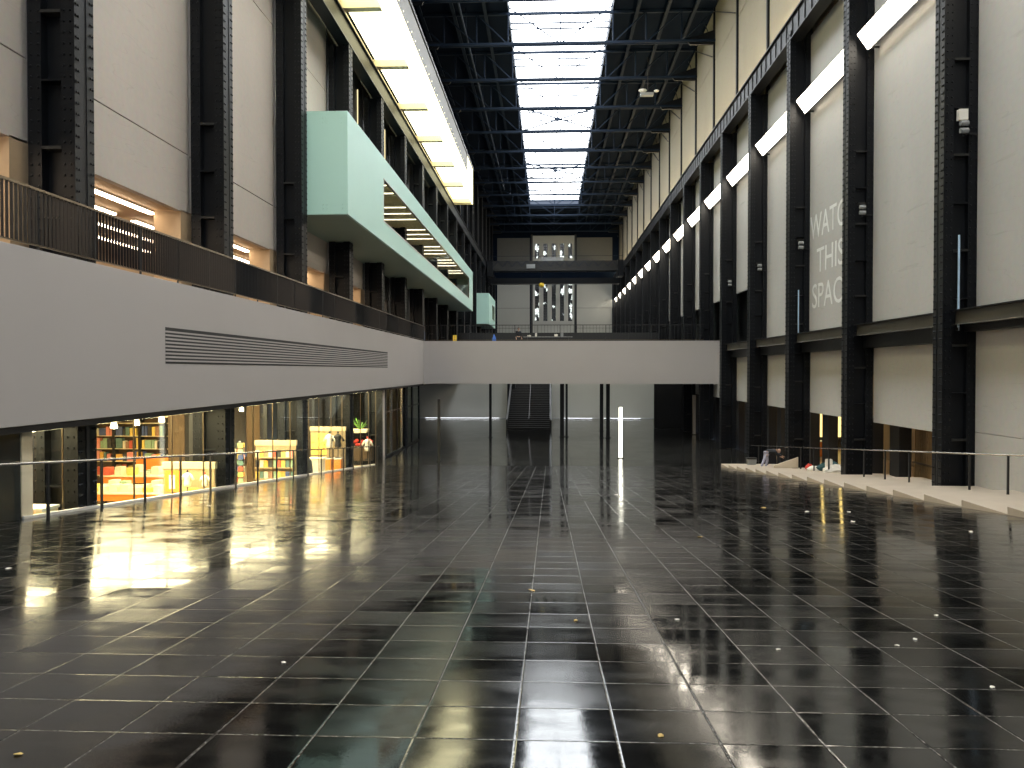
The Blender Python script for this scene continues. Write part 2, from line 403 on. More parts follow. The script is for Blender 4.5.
# upper columns, upper panels, crane girder
for i,k in enumerate(range(-2,18)):
    ya=yr(k)-.45; yb=yr(k+1)-.45
    b=MB().box(14.0,14.2,ya+.12,yb-.12,18.0,26.2); b.box(14.0,14.2,ya+.12,yb-.12,26.26,31.)
    struct('wall_right',b,M['upanel'],label='upper plaster panel above the crane rail on the right')
    struct('trim_4',MB().box(13.85,14.3,ya-.13,ya+.13,17.8,31.),M['steel'],label='dark mullion between upper right panels')
    br=thing('brace_rod','thin diagonal brace against the upper right wall, '+ORD[i]+' bay from the camera','brace',(13.8,ya,24),'diagonal brace rods under the roof')
    MB().bar((0,.2,2.6),(0,BAY-.3,6.2),.07).build('rod',M['steel'],br)
    MB().bar((0,.25,3.9),(0,3.4,6.6),.06).build('rod',M['steel'],br)
def crane_girder(x_in,m,label):
    r=thing('crane_girder',label,'girder',(x_in,70,17.6))
    ya,yb=-85.,97.
    MB().box(0,m*.08,ya,yb,.07,1.2).build('web',M['steel'],r)
    MB().box(-m*.12,m*.55,ya,yb,0,.07).build('bottom_flange',M['steel2'] if m>0 else M['steel'],r)
    MB().box(-m*.12,m*1.0,ya,yb,1.2,1.27).build('top_flange',M['steel'],r)
    b=MB(); y=-50.; c=0
    while y<yb and m>0:
        if c<100: MB().box(-m*.05,0,y,y+.04,.08,1.19).build('stiffener_rib',M['steel2'],r)
        else: b.box(-m*.10,0,y,y+.05,.08,1.19)
        y+=BAY/8; c+=1
    if b.v: tag(b.build('stiffener_run',M['steel2'],r),kind='stuff')
    MB().bar((-m*.02,ya,1.32),(-m*.02,yb,1.32),.07,.1).build('crane_rail',M['steel2'],r)
    return r
crane_girder(12.92,1,'long black riveted crane girder running along the right wall')
crane_girder(-10.87,-1,'long black crane girder running along the left wall')
for i,k in enumerate(range(-2,18)):
    ya=yr(k)-.3; yb=yr(k+1)-.6
    r=thing('uplight','hidden warm uplight lying on the right crane girder, '+ORD[i]+' from the camera','lamp',(13.66,(ya+yb)/2,18.90),'uplights on the right crane girder')
    h=(yb-ya)/2-.1
    MB().box(-.09,.09,-h,h,0,.05).build('tray',M['steel2'],r); MB().box(-.05,.05,-h+.05,h-.05,.05,.1).build('tube',M['uplight'],r)
# rooms behind right openings
struct('wall_right',MB().box(22,22.2,15,110,ZF,1.5),M['brown'],label='brown rear wall of the rooms behind the right openings')
struct('ceiling',MB().box(14.4,22.2,15,110,.2,.4),M['black'],label='ceiling of the rooms behind the right openings')
struct('wall_right',MB().box(14.4,22,67.6,67.8,ZF,.2),M['brown'],label='cross wall in the rooms behind the right openings')
struct('wall_right',MB().box(14.4,22,31.6,31.8,ZF,.2),M['brown'],label='near cross wall behind the right openings')
def lit_panel(name,label,cat,loc,sx,sy,sz,mat):
    r=thing(name,label,cat,loc); MB().box(-sx/2,sx/2,-sy/2,sy/2,-sz/2,sz/2).build('diffuser',mat,r)
    e=.03
    if sx<sy and sx<sz: MB().box(.02+sx/2,.06+sx/2,-sy/2-e,sy/2+e,-sz/2-e,sz/2+e).build('backing',M['steel2'],r)
    elif sz<sx and sz<sy: MB().box(-sx/2-e,sx/2+e,-sy/2-e,sy/2+e,sz/2+.01,sz/2+.05).build('backing',M['steel2'],r)
    else: MB().box(-sx/2-e,sx/2+e,sy/2+.01,sy/2+.05,-sz/2-e,sz/2+e).build('backing',M['steel2'],r)
    return r
M['slit']=emat('slit_light',(1.,.85,.45),1.2)
M['cafe']=emat('cafe_wall_glow',(1.,.72,.22),1.7)  # bright room wall: the light falling on it put in as emission
lit_panel('lit_wall_glow','tall yellow wall made to glow as if lit, in the room behind the right openings','wall panel',(20.2,62,-3.25),3.4,.1,3.3,M['cafe'])
M['roomlamp']=emat('room_lamp',(1.,.75,.45),14)
for j,y in enumerate((36,43,50,58)):
    lit_panel('ceiling_lamp','warm ceiling lamp in the room behind the right openings, '+ORD[j]+' from the camera','lamp',(17.2,y,.1),1.6,1.0,.06,M['roomlamp'])
r=thing('bar_counter','orange fronted bar counter inside the room behind the right openings','counter',(17.6,57,ZF))
MB().box(-1.3,1.6,-.35,.35,0,1.0).build('counter_front',M['orange'],r); MB().box(-1.4,1.7,-.42,.42,1.0,1.06).build('counter_top',M['white'],r)
r=thing('slat_screen','vertical wooden slat screen behind the right opening with warm light','screen',(15.6,33.6,ZF))
b=MB(); y=-1.5
for j in range(26): b.box(0,.06,-1.6+j*.16,-1.6+j*.16+.075,0,3.5)
b.build('slats',M['wood'],r); MB().box(.1,.14,-1.7,2.6,0,3.5).build('backing_board',M['wooddark'],r); MB().box(-.05,.12,-1.7,2.6,1.86,1.94).build('rail',M['wooddark'],r)

# ---------------------------------------------------------------- left wall, above gallery
for i,k in enumerate(range(-4,18)):
    ya=yl(k); yb=yl(k+1)-.8
    b=MB().box(-12.3,-12.1,ya-.3,yb+.3,5.25,7.2); b2=MB().box(-12.3,-12.1,ya-.3,yb+.3,7.24,15.1); b2.box(-12.3,-12.1,ya-.3,yb+.3,15.14,18.9)
    struct('wall_left',b,M['panel_l' if k<4 else 'black'],label='lower panel between columns of the left wall')
    struct('wall_left',b2,M['panel_l' if k<3 else 'black'],label='upper panel between columns of the left wall')
    if 3<=k<=9:
        lit_panel('slit_window_light','narrow warm lit slit beside a left column below the girder, %s'%ORD[k-3],'light',(-12.06,yb-1.0,16.6),.04,.35,2.2,M['slit'])
    struct('wall_left',MB().box(-13.0,-12.1,yb-.35,yb+1.1,ZG,5.3),M['tan' if k<4 else 'black'],label='pier behind a left column at gallery level')
    if -1<=k<=5:
        for j,x in enumerate((-13.1,-14.4,-15.9,-17.5)):
            r=thing('strip_light','warm strip light behind the gallery, %s row in from the hall, %s bay'%(ORD[j].replace('nearest','first'),ORD[k+1].replace('nearest','first')),'lamp',(x,(ya+yb)/2,5.2),'ceiling strip lights behind the gallery')
            h=(yb-ya)/2-.25
            MB().box(-.09,.09,-h,h,-.05,0).build('tube',M['strip'],r); MB().box(-.1,.1,-h-.02,h+.02,0,.05).build('housing',M['white'],r)
struct('ceiling',MB().box(-20,-12.3,Y0,110,5.27,5.5),M['tan'],label='ceiling behind the gallery')
struct('wall_left',MB().box(-22.7,-22.5,Y0,110,ZF-.3,-1),M['shopwall'],label='rear wall of the shop')
struct('wall_left',MB().box(-20.2,-20,Y0,110,-1,5.5),M['tan'],label='rear wall behind the gallery')
struct('floor',MB().box(-20,-10.6,Y0,101,1.9,ZG),M['wooddark'],label='floor of the left gallery')
struct('wall_left',MB().box(-12.4,-12.1,110,168,ZF,18.9),M['steel'],label='dark far end of the left wall')
struct('wall_left',MB().box(-14.4,-14.2,Y0,168,18,31),M['roof'],label='dark upper part of the left wall')
struct('wall_right',MB().box(14.45,14.5,Y0,168,-.2,31),M['steel'],label='dark backing of the right wall')
# fascia band
r=thing('gallery_fascia','wide smooth warm grey gallery front band along the left side of the hall','parapet',(-10.5,27,-1.11))
MB().box(-.25,0,Y0-27,69.3-27,0,3.59).build('fascia_panel',M['fascia'],r,bevel=.01)
g=MB(); g.box(0,.006,22.25-27,53.5-27,1.30,2.30); gr=g.build('louvre_grille',M['black'],r)  # flat black plate: shade between the louvres put in as colour
b=MB()
for j in range(9): b.box(.0,.012,22.25-27,53.5-27,1.30+.058+j*.1,1.30+.058+j*.1+.048)
b.build('louvre_fins',M['fascia'],gr)
struct('trim_5',MB().box(-10.95,-10.55,Y0,69.3,-1.25,-1.12),M['black'],label='dark recess strip beneath the gallery front')
# balustrade of gallery
def balustrade(label,loc,along,L0,L1,n_near,step,post,rail_mat,h=1.24):
    r=thing('balustrade',label,'balustrade',loc)
    def P(s,z): return (0,s,z) if along=='y' else (s,0,z)
    MB().bar(P(L0,h),P(L1,h),.07,.05).build('handrail',rail_mat,r)
    MB().bar(P(L0,.09),P(L1,.09),.04,.03).build('bottom_rail',M['bronze'],r)
    s=L0+.01; 
    while s<L1:
        MB().bar(P(s,0),P(s,h),.03,.06).build('post',M['black'],r); s+=post
    s=L0+step/2; c=0; rest=MB()
    while s<L1:
        q=MB() if c<n_near else rest; a_,b_=(.03,.006) if along=='y' else (.008,.01)
        q.box(-a_+(s if along=='x' else 0),a_+(s if along=='x' else 0),-b_+(s if along=='y' else 0),b_+(s if along=='y' else 0),.09,h-.02)
        if c<n_near: q.build('baluster',M['black'],r)
        s+=step; c+=1
    if rest.v: tag(rest.build('baluster_run',M['black'],r),kind='stuff')
    return r
balustrade('black metal balustrade with bronze handrail along the top of the left gallery front',(-10.53,0,2.48),'y',14.5,69.2,100,.14,2.15,M['bronze'])
# glazed bays beneath gallery
gl=[16.9]+[yl(k)-.4 for k in range(0,4)]+[53.2]
for i in range(len(gl)-1):
    ya,yb=gl[i],gl[i+1]
    top=-1.24
    w=MB().prism_x([(ya+.03,rz(ya)+.06),(yb-.03,max(rz(yb),ZF)+.06),(yb-.03,top),(ya+.03,top)],-10.80,-10.775)
    o=struct('window_%d'%(i+1),w,M['glass'],label='shop glazing below the gallery')
    fr=MB(); nn=4 if i else 2
    for j in range(1,nn):
        y=ya+(yb-ya)*j/nn; fr.box(-10.80,-10.768,y-.02,y+.02,rz(y)+.05,top)
    fr.box(-10.82,-10.76,ya,yb,top-.04,top); struct('window_frame',fr,M['bronze'],o)
    struct('window_post',MB().box(-10.86,-10.765,yb-.06,yb+.06,rz(yb),top),M['black'],o)
struct('wall_left',MB().prism_x([(Y0,rz(Y0)-.3),(16.4,rz(16.4)-.3),(16.4,-1.2),(Y0,-1.2)],-10.95,-10.77),M['darkglass'],label='smooth dark grey glazed wall at the near left')
struct('trim_6',MB().box(-10.95,-10.74,16.4,16.75,rz(16.7),-1.2),M['cream'],label='warm lit jamb at the near end of the shop glazing')
struct('trim_7',MB().box(-11.0,-10.74,53.2,53.8,ZF,-1.2),M['panel_l'],label='pale olive jamb at the far end of the shop glazing')
struct('ceiling',MB().box(-22.5,-10.95,Y0,101,-1.25,-1.1),M['white'],label='shop ceiling below the gallery')
struct('wall_left',MB().box(-20,-10.95,16.1,16.3,ZF,-1.2),M['brown'],label='near cross wall of the shop')
struct('wall_left',MB().box(-20,-10.95,61.5,61.7,ZF,-1.3),M['darkglass'],label='far cross wall of the shop')
struct('baseboard_left',MB().box(-10.94,-10.78,Y0,YEND,ZF-.3,ZF+.02),M['black'],label='edge below the shop glazing')
# retaining face below ramp edge, shop side
struct('wall_left',MB().prism_x([(Y0,ZF-.3),(YEND,ZF-.3),(YEND,ZF-.02),(Y0,rz(Y0)-.02)],-10.94,-10.86),M['cream'],label='low retaining wall of the ramp seen from the shop')
M['shoplamp']=emat('shop_lamp',(1.,.80,.46),19)
M['shoplamp2']=emat('shop_lamp_rear',(1.,.78,.42),8)
M['spot']=emat('spot_lamp',(1.,.86,.6),30)
n=0
for k in range(-1,4):
    ya=yl(k)+.5; yb=yl(k+1)-1.2
    if k==-1: ya=17.0; yb=18.35
    for x in (-12.3,-16.8):
        if k==3 and x<-15: continue
        r=thing('ceiling_light','warm ceiling light panel in the shop, %s row, %s bay from the camera'%('front' if x>-13 else 'rear',ORD[k+1]),'lamp',(x,(ya+yb)/2,-1.275),'ceiling light panels in the shop')
        MB().box(-1.25,1.25,-(yb-ya)/2,(yb-ya)/2,-.04,0).build('diffuser',M['shoplamp' if x>-13 else 'shoplamp2'],r); MB().box(-1.3,1.3,-(yb-ya)/2-.05,(yb-ya)/2+.05,0,.05).build('frame',M['black'],r)
for j,(x,y) in enumerate(((-11.5,21.4),(-11.5,22.6),(-11.5,24.1),(-11.5,30.5))):
    r=thing('spotlight','small bright track spotlight in the shop, %s from the camera'%ORD[j],'lamp',(x,y,-1.3),'track spotlights in the shop')
    MB().lathe([(.05,-.05),(.09,-.17),(.09,-.22)],n=12).build('shade',M['white'],r); MB().lathe([(.08,-.225),(.02,-.235)],n=12).build('lens',M['spot'],r); MB().box(-.02,.02,-.02,.02,-.06,.0).build('stem',M['black'],r)

# ---------------------------------------------------------------- shop contents
def book_box(w,h,d,mat,loc,name='book',lean=0):
    a=MB().box(-w/2,w/2,-d/2,d/2,0,h)
    o=a.build(name,mat); o.location=loc; o.rotation_euler=(0,0,lean); return o
BM=[pmat('cover_%d'%i,c,.5) for i,c in enumerate([(.62,.12,.07),(.75,.42,.08),(.12,.22,.20),(.75,.70,.55),(.08,.12,.28),(.05,.05,.05),(.30,.45,.30),(.78,.30,.25),(.80,.60,.15),(.35,.20,.12)])]
BC=['red','orange','dark green','cream','navy','black','sage green','coral','yellow','brown']
# tall bookcase at the rear, facing the hall
YB=38.0
r=thing('bookcase','tall dark bookcase full of books against the rear wall of the shop','bookcase',(-19.5,YB,ZF))
for x in (-2.2,-.95,.3,1.55,2.2): MB().box(x-.06,x+.06,-.02,.36,0,3.6).build('upright',M['black'],r)
for z in (.9,1.55,2.15,2.75,3.35): MB().box(-2.2,2.2,.0,.36,z-.03,z).build('shelf',M['cream'],r)
MB().box(-2.26,2.26,.36,.40,0,3.6).build('back_panel',M['wooddark'],r)
MB().box(-2.4,2.4,-.1,.42,3.62,3.9).build('header',M['cream'],r)
q=0
for s,z in enumerate((.9,1.55,2.15,2.75)):
    for c,x0 in enumerate((-2.1,-.85,.4)):
        x=x0
        while x<x0+1.0 and q<96:
            w=random.choice((.11,.14,.17,.3)); h=random.uniform(.32,.5); mi=random.randrange(10)
            o=book_box(w,h,.24,BM[mi],(-19.5+x+w/2,YB+.14,ZF+z))
            tag(o,'%s book on the %s shelf of the tall bookcase, %s section'%(BC[mi],('lowest','second','third','top')[s],('left','middle','right')[c]),'book','books in the tall bookcase'); x+=w+.03; q+=1
# book table
def book_table(x,y,w,d,h,label,seed,n=14,top=M['cream'],front=M['orange']):
    r=thing('display_table',label,'table',(x,y,ZF))
    MB().box(-w/2,w/2,-d/2,d/2,h-.06,h).build('tabletop',top,r,bevel=.01)
    MB().box(-w/2+.1,w/2-.1,-d/2+.05,d/2-.05,h-.32,h-.06).build('apron',front,r)
    for sx in (-1,1):
        for sy in (-1,1): MB().box(sx*(w/2-.14)-.05,sx*(w/2-.14)+.05,sy*(d/2-.12)-.05,sy*(d/2-.12)+.05,0,h-.32).build('leg',M['black'],r)
    rnd=random.Random(seed)
    for j in range(n):
        bx=x-w/2+.25+(w-.5)*(j%(n//2))/(n//2-1); by=y+(-d/4 if j<n//2 else d/4); mi=rnd.choice((3,3,3,8,0,7,6,3))
        hh=rnd.uniform(.12,.42)
        o=book_box(.3,hh,.4,BM[mi],(bx,by,ZF+h),'book_pile'); o['label']='%s book pile on the %s, %s from left in %s row'%(BC[mi],label.split(' table')[0]+' table',ORD[j%(n//2)].replace('nearest','first'),'front' if j<n//2 else 'back')
        o['category']='books'; o['group']='book piles on the shop tables'
book_table(-16.6,32.6,3.6,1.5,.98,'long orange fronted table of books by the bookcase',3,16)
book_table(-17.9,35.6,3.2,1.1,1.25,'higher cream table of books by the bookcase',5,12)
r=thing('display_screen','tan orange display board behind the book tables','board',(-17.6,36.8,ZF))
MB().box(-1.15,1.15,-.04,.04,.75,1.9).build('board',M['orange'],r)
for x in (-1.1,1.1): MB().box(x-.04,x+.04,-.03,.03,0,.75).build('leg',M['black'],r)
r=thing('service_pier','cream shop pier with small framed notices beside the bookcase','pier',(-16.9,39.4,ZF))
MB().box(-.75,.55,-.3,.3,0,4.3).build('casing',M['shopwall'],r); MB().box(-.3,-.12,-.34,-.3,2.6,3.3).build('notice',M['black'],r); MB().box(.2,.3,-.34,-.3,1.9,3.0).build('handle_plate',M['black'],r)
for k in range(0,4):
    y=yl(k)+5.0
    r=thing('shop_pier','dark brown panelled pier inside the shop, %s from the camera'%ORD[k],'pier',(-14.9,y,ZF),'dark piers inside the shop')
    MB().box(-.42,.24,-.3,.3,0,4.5).build('casing',M['wooddark'],r); MB().box(.24,.42,-.25,.3,0,4.5).build('edge_panel',M['black'],r)
# display stand 1: cream low wall with orange poster and two garments on stands
M['board']=pmat('display_board',(.40,.30,.17),.7,0,.05)
M['header']=pmat('display_header',(.60,.50,.31),.6,0,.03)
def wall_unit(x0,x1,y,h,label,cat='display stand'):
    r=thing('display_stand',label,cat,((x0+x1)/2,y,ZF)); W=(x1-x0)/2
    MB().box(-W,W,0,.12,0,h-.22).build('back_board',M['board'],r); MB().box(-W-.03,W+.03,-.04,.15,h-.22,h).build('header_board',M['header'],r)
    return r,W
r,W=wall_unit(-12.62,-10.92,26.55,2.82,'cream display wall with an orange poster panel, in front of a black column')
MB().box(-.78,-.30,-.05,0,1.85,2.55).build('poster',M['orange'],r)
MB().box(-.64,-.44,-.07,-.05,1.95,2.4).build('poster_motif',M['white'],r)
r=thing('window_plinth','white raised plinth below the small garments in the shop window','plinth',(-11.75,26.1,ZF))
MB().box(-.85,.8,-.4,.38,0,1.72).build('plinth_body',M['board'],r); MB().box(-.87,.82,-.42,.4,1.72,1.78).build('plinth_top',M['header'],r)
def garment(x,y,z,label,mat,stand,s=1.):
    r=thing('dress_form',label,'mannequin',(x,y,z))
    b=MB(); prof=[(.17,0),(.19,.15),(.15,.35),(.20,.58),(.17,.68),(.06,.74)]
    b.lathe([(a*s,c*s+.55) for a,c in prof],n=14); o=b.build('torso',mat,r,smooth=True)
    c=MB()
    for sx in (-1,1): c.tube((sx*.17*s,0,.62*s+.55),(sx*.33*s,0,.35*s+.55),.06*s)
    c.build('sleeve',mat,r,smooth=True)
    MB().tube((0,0,0),(0,0,.6),.025).build('stand_pole',M['black'],r); MB().lathe([(.18,0),(.16,.03)]).build('stand_foot',M['black'],r)
    MB().ell((0,0,.74*s+.63),.055*s,.055*s,.08*s).build('neck_cap',stand,r,smooth=True)
    return r
g_=garment(-11.62,26.1,ZF+1.78,'small pale dress on a dark capped form before the orange poster wall',M['white'],M['black']); g_.scale=(.62,.62,.58)
g_=garment(-11.05,26.1,ZF+1.78,'small pale shirt form with a red cap at right end of the plinth',M['white'],M['red'],.85); g_.scale=(.6,.6,.58)
r=thing('stool','small yellow stool beside the pale dress form','stool',(-11.35,25.95,ZF+1.78))
MB().box(-.13,.13,-.1,.1,.22,.26).build('seat',M['yellow'],r)
for sx in (-1,1):
    for sy in (-1,1): MB().tube((sx*.11,sy*.08,0),(sx*.09,sy*.07,.22),.012).build('leg',M['wood'],r)
# display stand 2: shelving with three rows of face-out books
r,W=wall_unit(-12.66,-10.9,35.2,2.80,'pale shelving stand with three rows of colourful books')
SZ=(1.18,1.66,2.09)
for z in SZ+(.3,.75): MB().box(-W+.05,W-.05,-.28,0,z-.04,z).build('shelf',M['board'],r)
for s,z in enumerate(SZ):
    for j in range(9):
        if s==2 and j in(2,): continue
        mi=[(8,2,3,9,6,8,1,4,2),(5,3,1,5,6,0,8,2,6),(3,1,7,3,0,5,8,3,7)][s][j]
        o=book_box(.155,.30,.04,BM[mi],(-11.78-W+.14+j*.187,35.02,ZF+z))
        tag(o,'%s book facing out on %s shelf of the pale stand, %s from left'%(BC[mi],('bottom','middle','top')[s],ORD[j].replace('nearest','first')),'book','books facing out on the pale stand')
r=thing('magazine_rack','crowded rack of colourful cards left of the pale shelving stand','rack',(-12.75,33.6,ZF+.9))
MB().lathe([(.3,0),(.3,.05),(.05,.08),(.05,2.0)],n=10).build('pole',M['grey'],r)
for a in range(4):
    for j in range(7):
        an=a*PI/2+.5; MB().box(-.10,.10,.16,.18,.3+j*.24,.48+j*.24).build('card_pocket',BM[(a*3+j*2)%10],r).rotation_euler=(0,0,an)
# display stand 3
r,W=wall_unit(-12.78,-10.9,43.85,2.80,'cream display wall with a yellow patterned poster sheet')
r['label']='tall cream display wall with a yellow poster sheet at its left'
m,nt,out=new_mat('yellow_sheet'); p=nt.nodes.new('ShaderNodeBsdfPrincipled'); nt.links.new(p.outputs[0],out.inputs[0])
vo=nt.nodes.new('ShaderNodeTexVoronoi'); vo.inputs['Scale'].default_value=6; tcn=nt.nodes.new('ShaderNodeTexCoord'); nt.links.new(tcn.outputs['Object'],vo.inputs[0])
rp=nt.nodes.new('ShaderNodeValToRGB'); rp.color_ramp.interpolation='CONSTANT'; e=rp.color_ramp.elements; e[0].color=(.7,.25,.05,1); e[1].position=.25; e[1].color=(.85,.62,.15,1); nt.links.new(vo.outputs[0],rp.inputs[0]); nt.links.new(rp.outputs[0],p.inputs[0])
MB().box(-W+.05,-.05,-.04,0,1.3,2.45).build('poster_sheet',m,r)
for j,(x,mt,lb) in enumerate(((-11.6,M['white'],'white shirt form before the cream display wall'),(-11.15,M['black'],'black jacket form right of the white shirt form'))):
    garment(x,43.3,ZF+1.2,lb,mt,M['black'],.95)
    q=thing('plinth','low plinth under the '+('white shirt' if j==0 else 'black jacket')+' form','plinth',(x,43.3,ZF)); MB().box(-.2,.2,-.3,.3,0,1.15).build('plinth_body',M['orange'],q); MB().box(-.22,.22,-.32,.32,1.15,1.2).build('plinth_top',M['white'],q)
r=thing('cash_desk','white cash desk in front of the cream display wall','desk',(-11.75,41.4,ZF+.35))
MB().box(-.35,.35,-.3,.3,0,1.0).build('desk_body',M['white'],r); MB().box(-.4,.4,-.35,.35,1.0,1.05).build('desk_top',M['cream'],r)
r=thing('clothes_rack','dark clothes rack hung with a black coat beside the cash desk','rack',(-12.1,39.6,ZF+.3))
for z in (.4,.8,1.2): MB().box(-.5,.1,-.2,.2,z,z+.03).build('shelf',M['black'],r)
for x in (-.5,.1): MB().box(x-.03,x+.03,-.2,.2,0,1.4).build('upright',M['black'],r)
MB().lathe([(.22,.25),(.26,.5),(.2,1.1),(.08,1.3)],.42,0,12).build('coat',M['cloth_dark'],r,smooth=True)
r=thing('flower_stall','stall of flowers and gifts under a cream canopy at the far end of the shop','stall',(-12.3,53.6-1.2,ZF))
r.location=(-11.9,51.2,ZF+.2)
MB().box(-.8,.9,-.3,.3,0,.9).build('counter',M['wooddark'],r); MB().box(-.9,.6,-.4,.4,1.75,1.95).build('canopy',M['cream'],r)
for x in (-.8,.5): MB().box(x-.03,x+.03,-.03,.03,.9,1.75).build('pole',M['black'],r)
fl=MB(); rnd=random.Random(2)
for j in range(14): fl.ell((rnd.uniform(-.7,.8),rnd.uniform(-.3,.1),1.0+rnd.uniform(0,.35)),.12,.12,.1,7,5)
fl.build('flowers',M['red'],r)
lf=MB()
for j in range(16):
    a=rnd.uniform(0,6.28); lf.bar((.1,0,1.9),(.1+.5*math.cos(a),.3*math.sin(a),2.2+rnd.uniform(0,.45)),.05,.02)
lf.build('fronds',M['green'],r)
garment(-11.2,50.6,ZF+.3,'white shirt form at the far end of the shop glazing',M['white'],M['red'])
r=thing('low_plinth','long pale plinth in the near shop bay behind the glazing','plinth',(-11.5,17.6,ZF))
MB().box(-.6,.6,-.3,.3,0,2.78).build('plinth_body',M['cream'],r,bevel=.01); MB().box(-.62,.62,-.33,.33,2.78,2.84).build('plinth_top',M['white'],r)

# ---------------------------------------------------------------- mint boxes
M['boxstrip']=emat('box_strip',(1.,.86,.68),4.5)
def mint_box(y0,y1,wy0,wy1,label,lit):
    r=thing('projecting_box',label,'balcony box',(-9,(y0+y1)/2,7.0))
    cy=(y0+y1)/2; a=y0-cy; b=y1-cy; wa=wy0-cy; wb=wy1-cy; H=4.6
    f=MB(); f.box(-.12,0,a,b,0,1.15); f.box(-.12,0,a,b,3.42,H); f.box(-.12,0,a,wa,1.15,3.42); f.box(-.12,0,wb,b,1.15,3.42)
    f.build('front_panel',M['mint'],r)
    e=MB().box(-3.1,-.12,a,a+.1,0,H); rivets(e,[(x,a,z) for x in (-.25,-.95,-1.1) for z in (.25,.42,4.1,4.3)],(0,-1,0),.035); e.build('end_panel',M['mint'],r)
    MB().box(-3.1,-.12,b-.1,b,0,H).build('end_panel',M['mint'],r)
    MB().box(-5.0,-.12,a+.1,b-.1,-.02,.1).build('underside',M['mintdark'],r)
    MB().box(-5.0,-.12,a+.1,b,H-.1,H).build('top_panel',M['mint'],r)
    MB().box(-5.1,-5.0,a,b,0,H).build('rear_wall',M['shopwall'],r)
    MB().box(-5.0,-.3,a+.1,b,3.75,3.8).build('ceiling_board',M['cream'],r)
    MB().box(-5.0,-.12,a+.1,b-.1,.8,.85).build('inner_floor',M['cream'],r)
    w=MB().box(-.10,-.07,wa,wb,1.15,3.42).build('window_pane',M['winglass'],r)
    fr=MB(); fr.box(-.14,.02,wa-.04,wa,1.1,3.46); fr.box(-.14,.02,wb,wb+.04,1.1,3.46); fr.box(-.14,.02,wa,wb,1.1,1.15); fr.box(-.14,.02,wa,wb,3.42,3.46); fr.build('window_frame',M['white'],r)
    n=0
    y=wa+.8
    while y<wb and lit:
        if n%4!=3: MB().box(-4.4,-.45,y-.07,y+.07,3.72,3.75).build('strip_lamp',M['boxstrip'],r)
        y+=2.165; n+=1
    return r
mint_box(36.8,97.7,44.88,93.25,'long mint green box projecting from the left wall with a strip window',True)
mint_box(123.9,138.5,131.,136.8,'small mint green box projecting near the far end of the left wall',True)
# ---------------------------------------------------------------- luminous box under roof, left
r=thing('luminous_box','long glowing glass box high on the left wall below the roof','light box',(-9,50,19.6))
a,b=-62.,47.7
MB().box(-.06,0,a,b,0,2.2).build('face_glass',M['boxglow'],r); MB().box(-.06,0,41,b,2.2,4.2).build('face_glass',M['boxglow'],r)
tr=MB().box(-.1,.02,a,41,2.2,4.0)
tr.build('top_band',pmat('box_band',(.14,.135,.12),.5),r)
dots=MB(); y=a+1
while y<40: dots.box(.02,.03,y,y+.1,2.5,2.58); y+=1.55
tag(dots.build('glow_studs',M['boxglow'],r),kind='stuff')  # studs made emissive so they show as bright dots
MB().box(-.12,.10,a,b,4.0,4.25).build('top_rail',M['steel2'],r)
MB().box(-5.2,.0,a,b,4.2,4.3).build('lid',M['roof'],r)
MB().box(-5.2,.0,b,b+.1,0,4.3).build('end_wall',M['cream'],r)
k=-5
while yl(k)<98:
    yy=yl(k)-.4-50
    if yy>a: MB().box(-2.35,-.1,yy-.28,yy+.28,-.02,.45).build('cross_beam',M['cream'],r)
    if k>=-4: 
        ya=max(a,yl(k-1)-.12-50); MB().box(-2.2,-.08,ya,yy-.28,.42,.46).build('soffit_glass',M['boxglow'],r)
    k+=1
MB().box(-5.2,-2.35,a,b,.3,.4).build('rear_soffit',M['cream'],r)
for i,k in enumerate(range(-1,18)):
    r=thing('upper_column','dark upper stanchion standing on the left crane girder, %s from the camera'%ORD[i],'column',(-11.6,yl(k)-.4,18.87),'upper stanchions of the left row'); r['kind']='thing'
    H=.7 if yl(k)<98 else 11.5
    for x in (-.28,.28): MB().box(x-.05,x+.05,-.25,.25,0,H).build('flange',M['steel2'],r)
    MB().box(-.23,.23,-.03,.03,0,H).build('web',M['steel'],r)
struct('wall_left',MB().box(-12.5,-12.3,Y0,168,18.87,20.2),M['brown'],label='wall strip behind the left crane girder')
# ---------------------------------------------------------------- roof
XA,XB=-3.55,5.45
for (x0,x1) in ((-14.4,XA),(XB,14.5)): struct('ceiling',MB().box(x0,x1,Y0,168,30.6,30.8),M['roof'],label='dark roof deck')
struct('ceiling',MB().box(XA,XB,154,168,30.6,30.8),M['roof'],label='dark roof deck at the far end')
for x in (XA,XB): struct('trim_8',MB().box(x-.08,x+.08,Y0,154,30.6,31.7),M['roofsteel'],label='upstand beside the roof glazing')
n=1
for k in range(-4,16):
    ya=yr(k)-.45; yb=min(ya+BAY,154)
    o=struct('window_%d'%(n+10),MB().box(XA,XB,ya+.1,yb-.1,31.5,31.55),M['sky'],label='bright roof glazing panel above the hall'); n+=1
    f=MB()
    for j in (2,): f.box(XA,XB,ya+BAY*j/4-.04,ya+BAY*j/4+.04,31.38,31.5)
    for x in (XA+.05,XB-.05): f.box(x-.06,x+.06,ya,yb,31.35,31.5)
    struct('glazing_bars',f,M['roofsteel'],o)
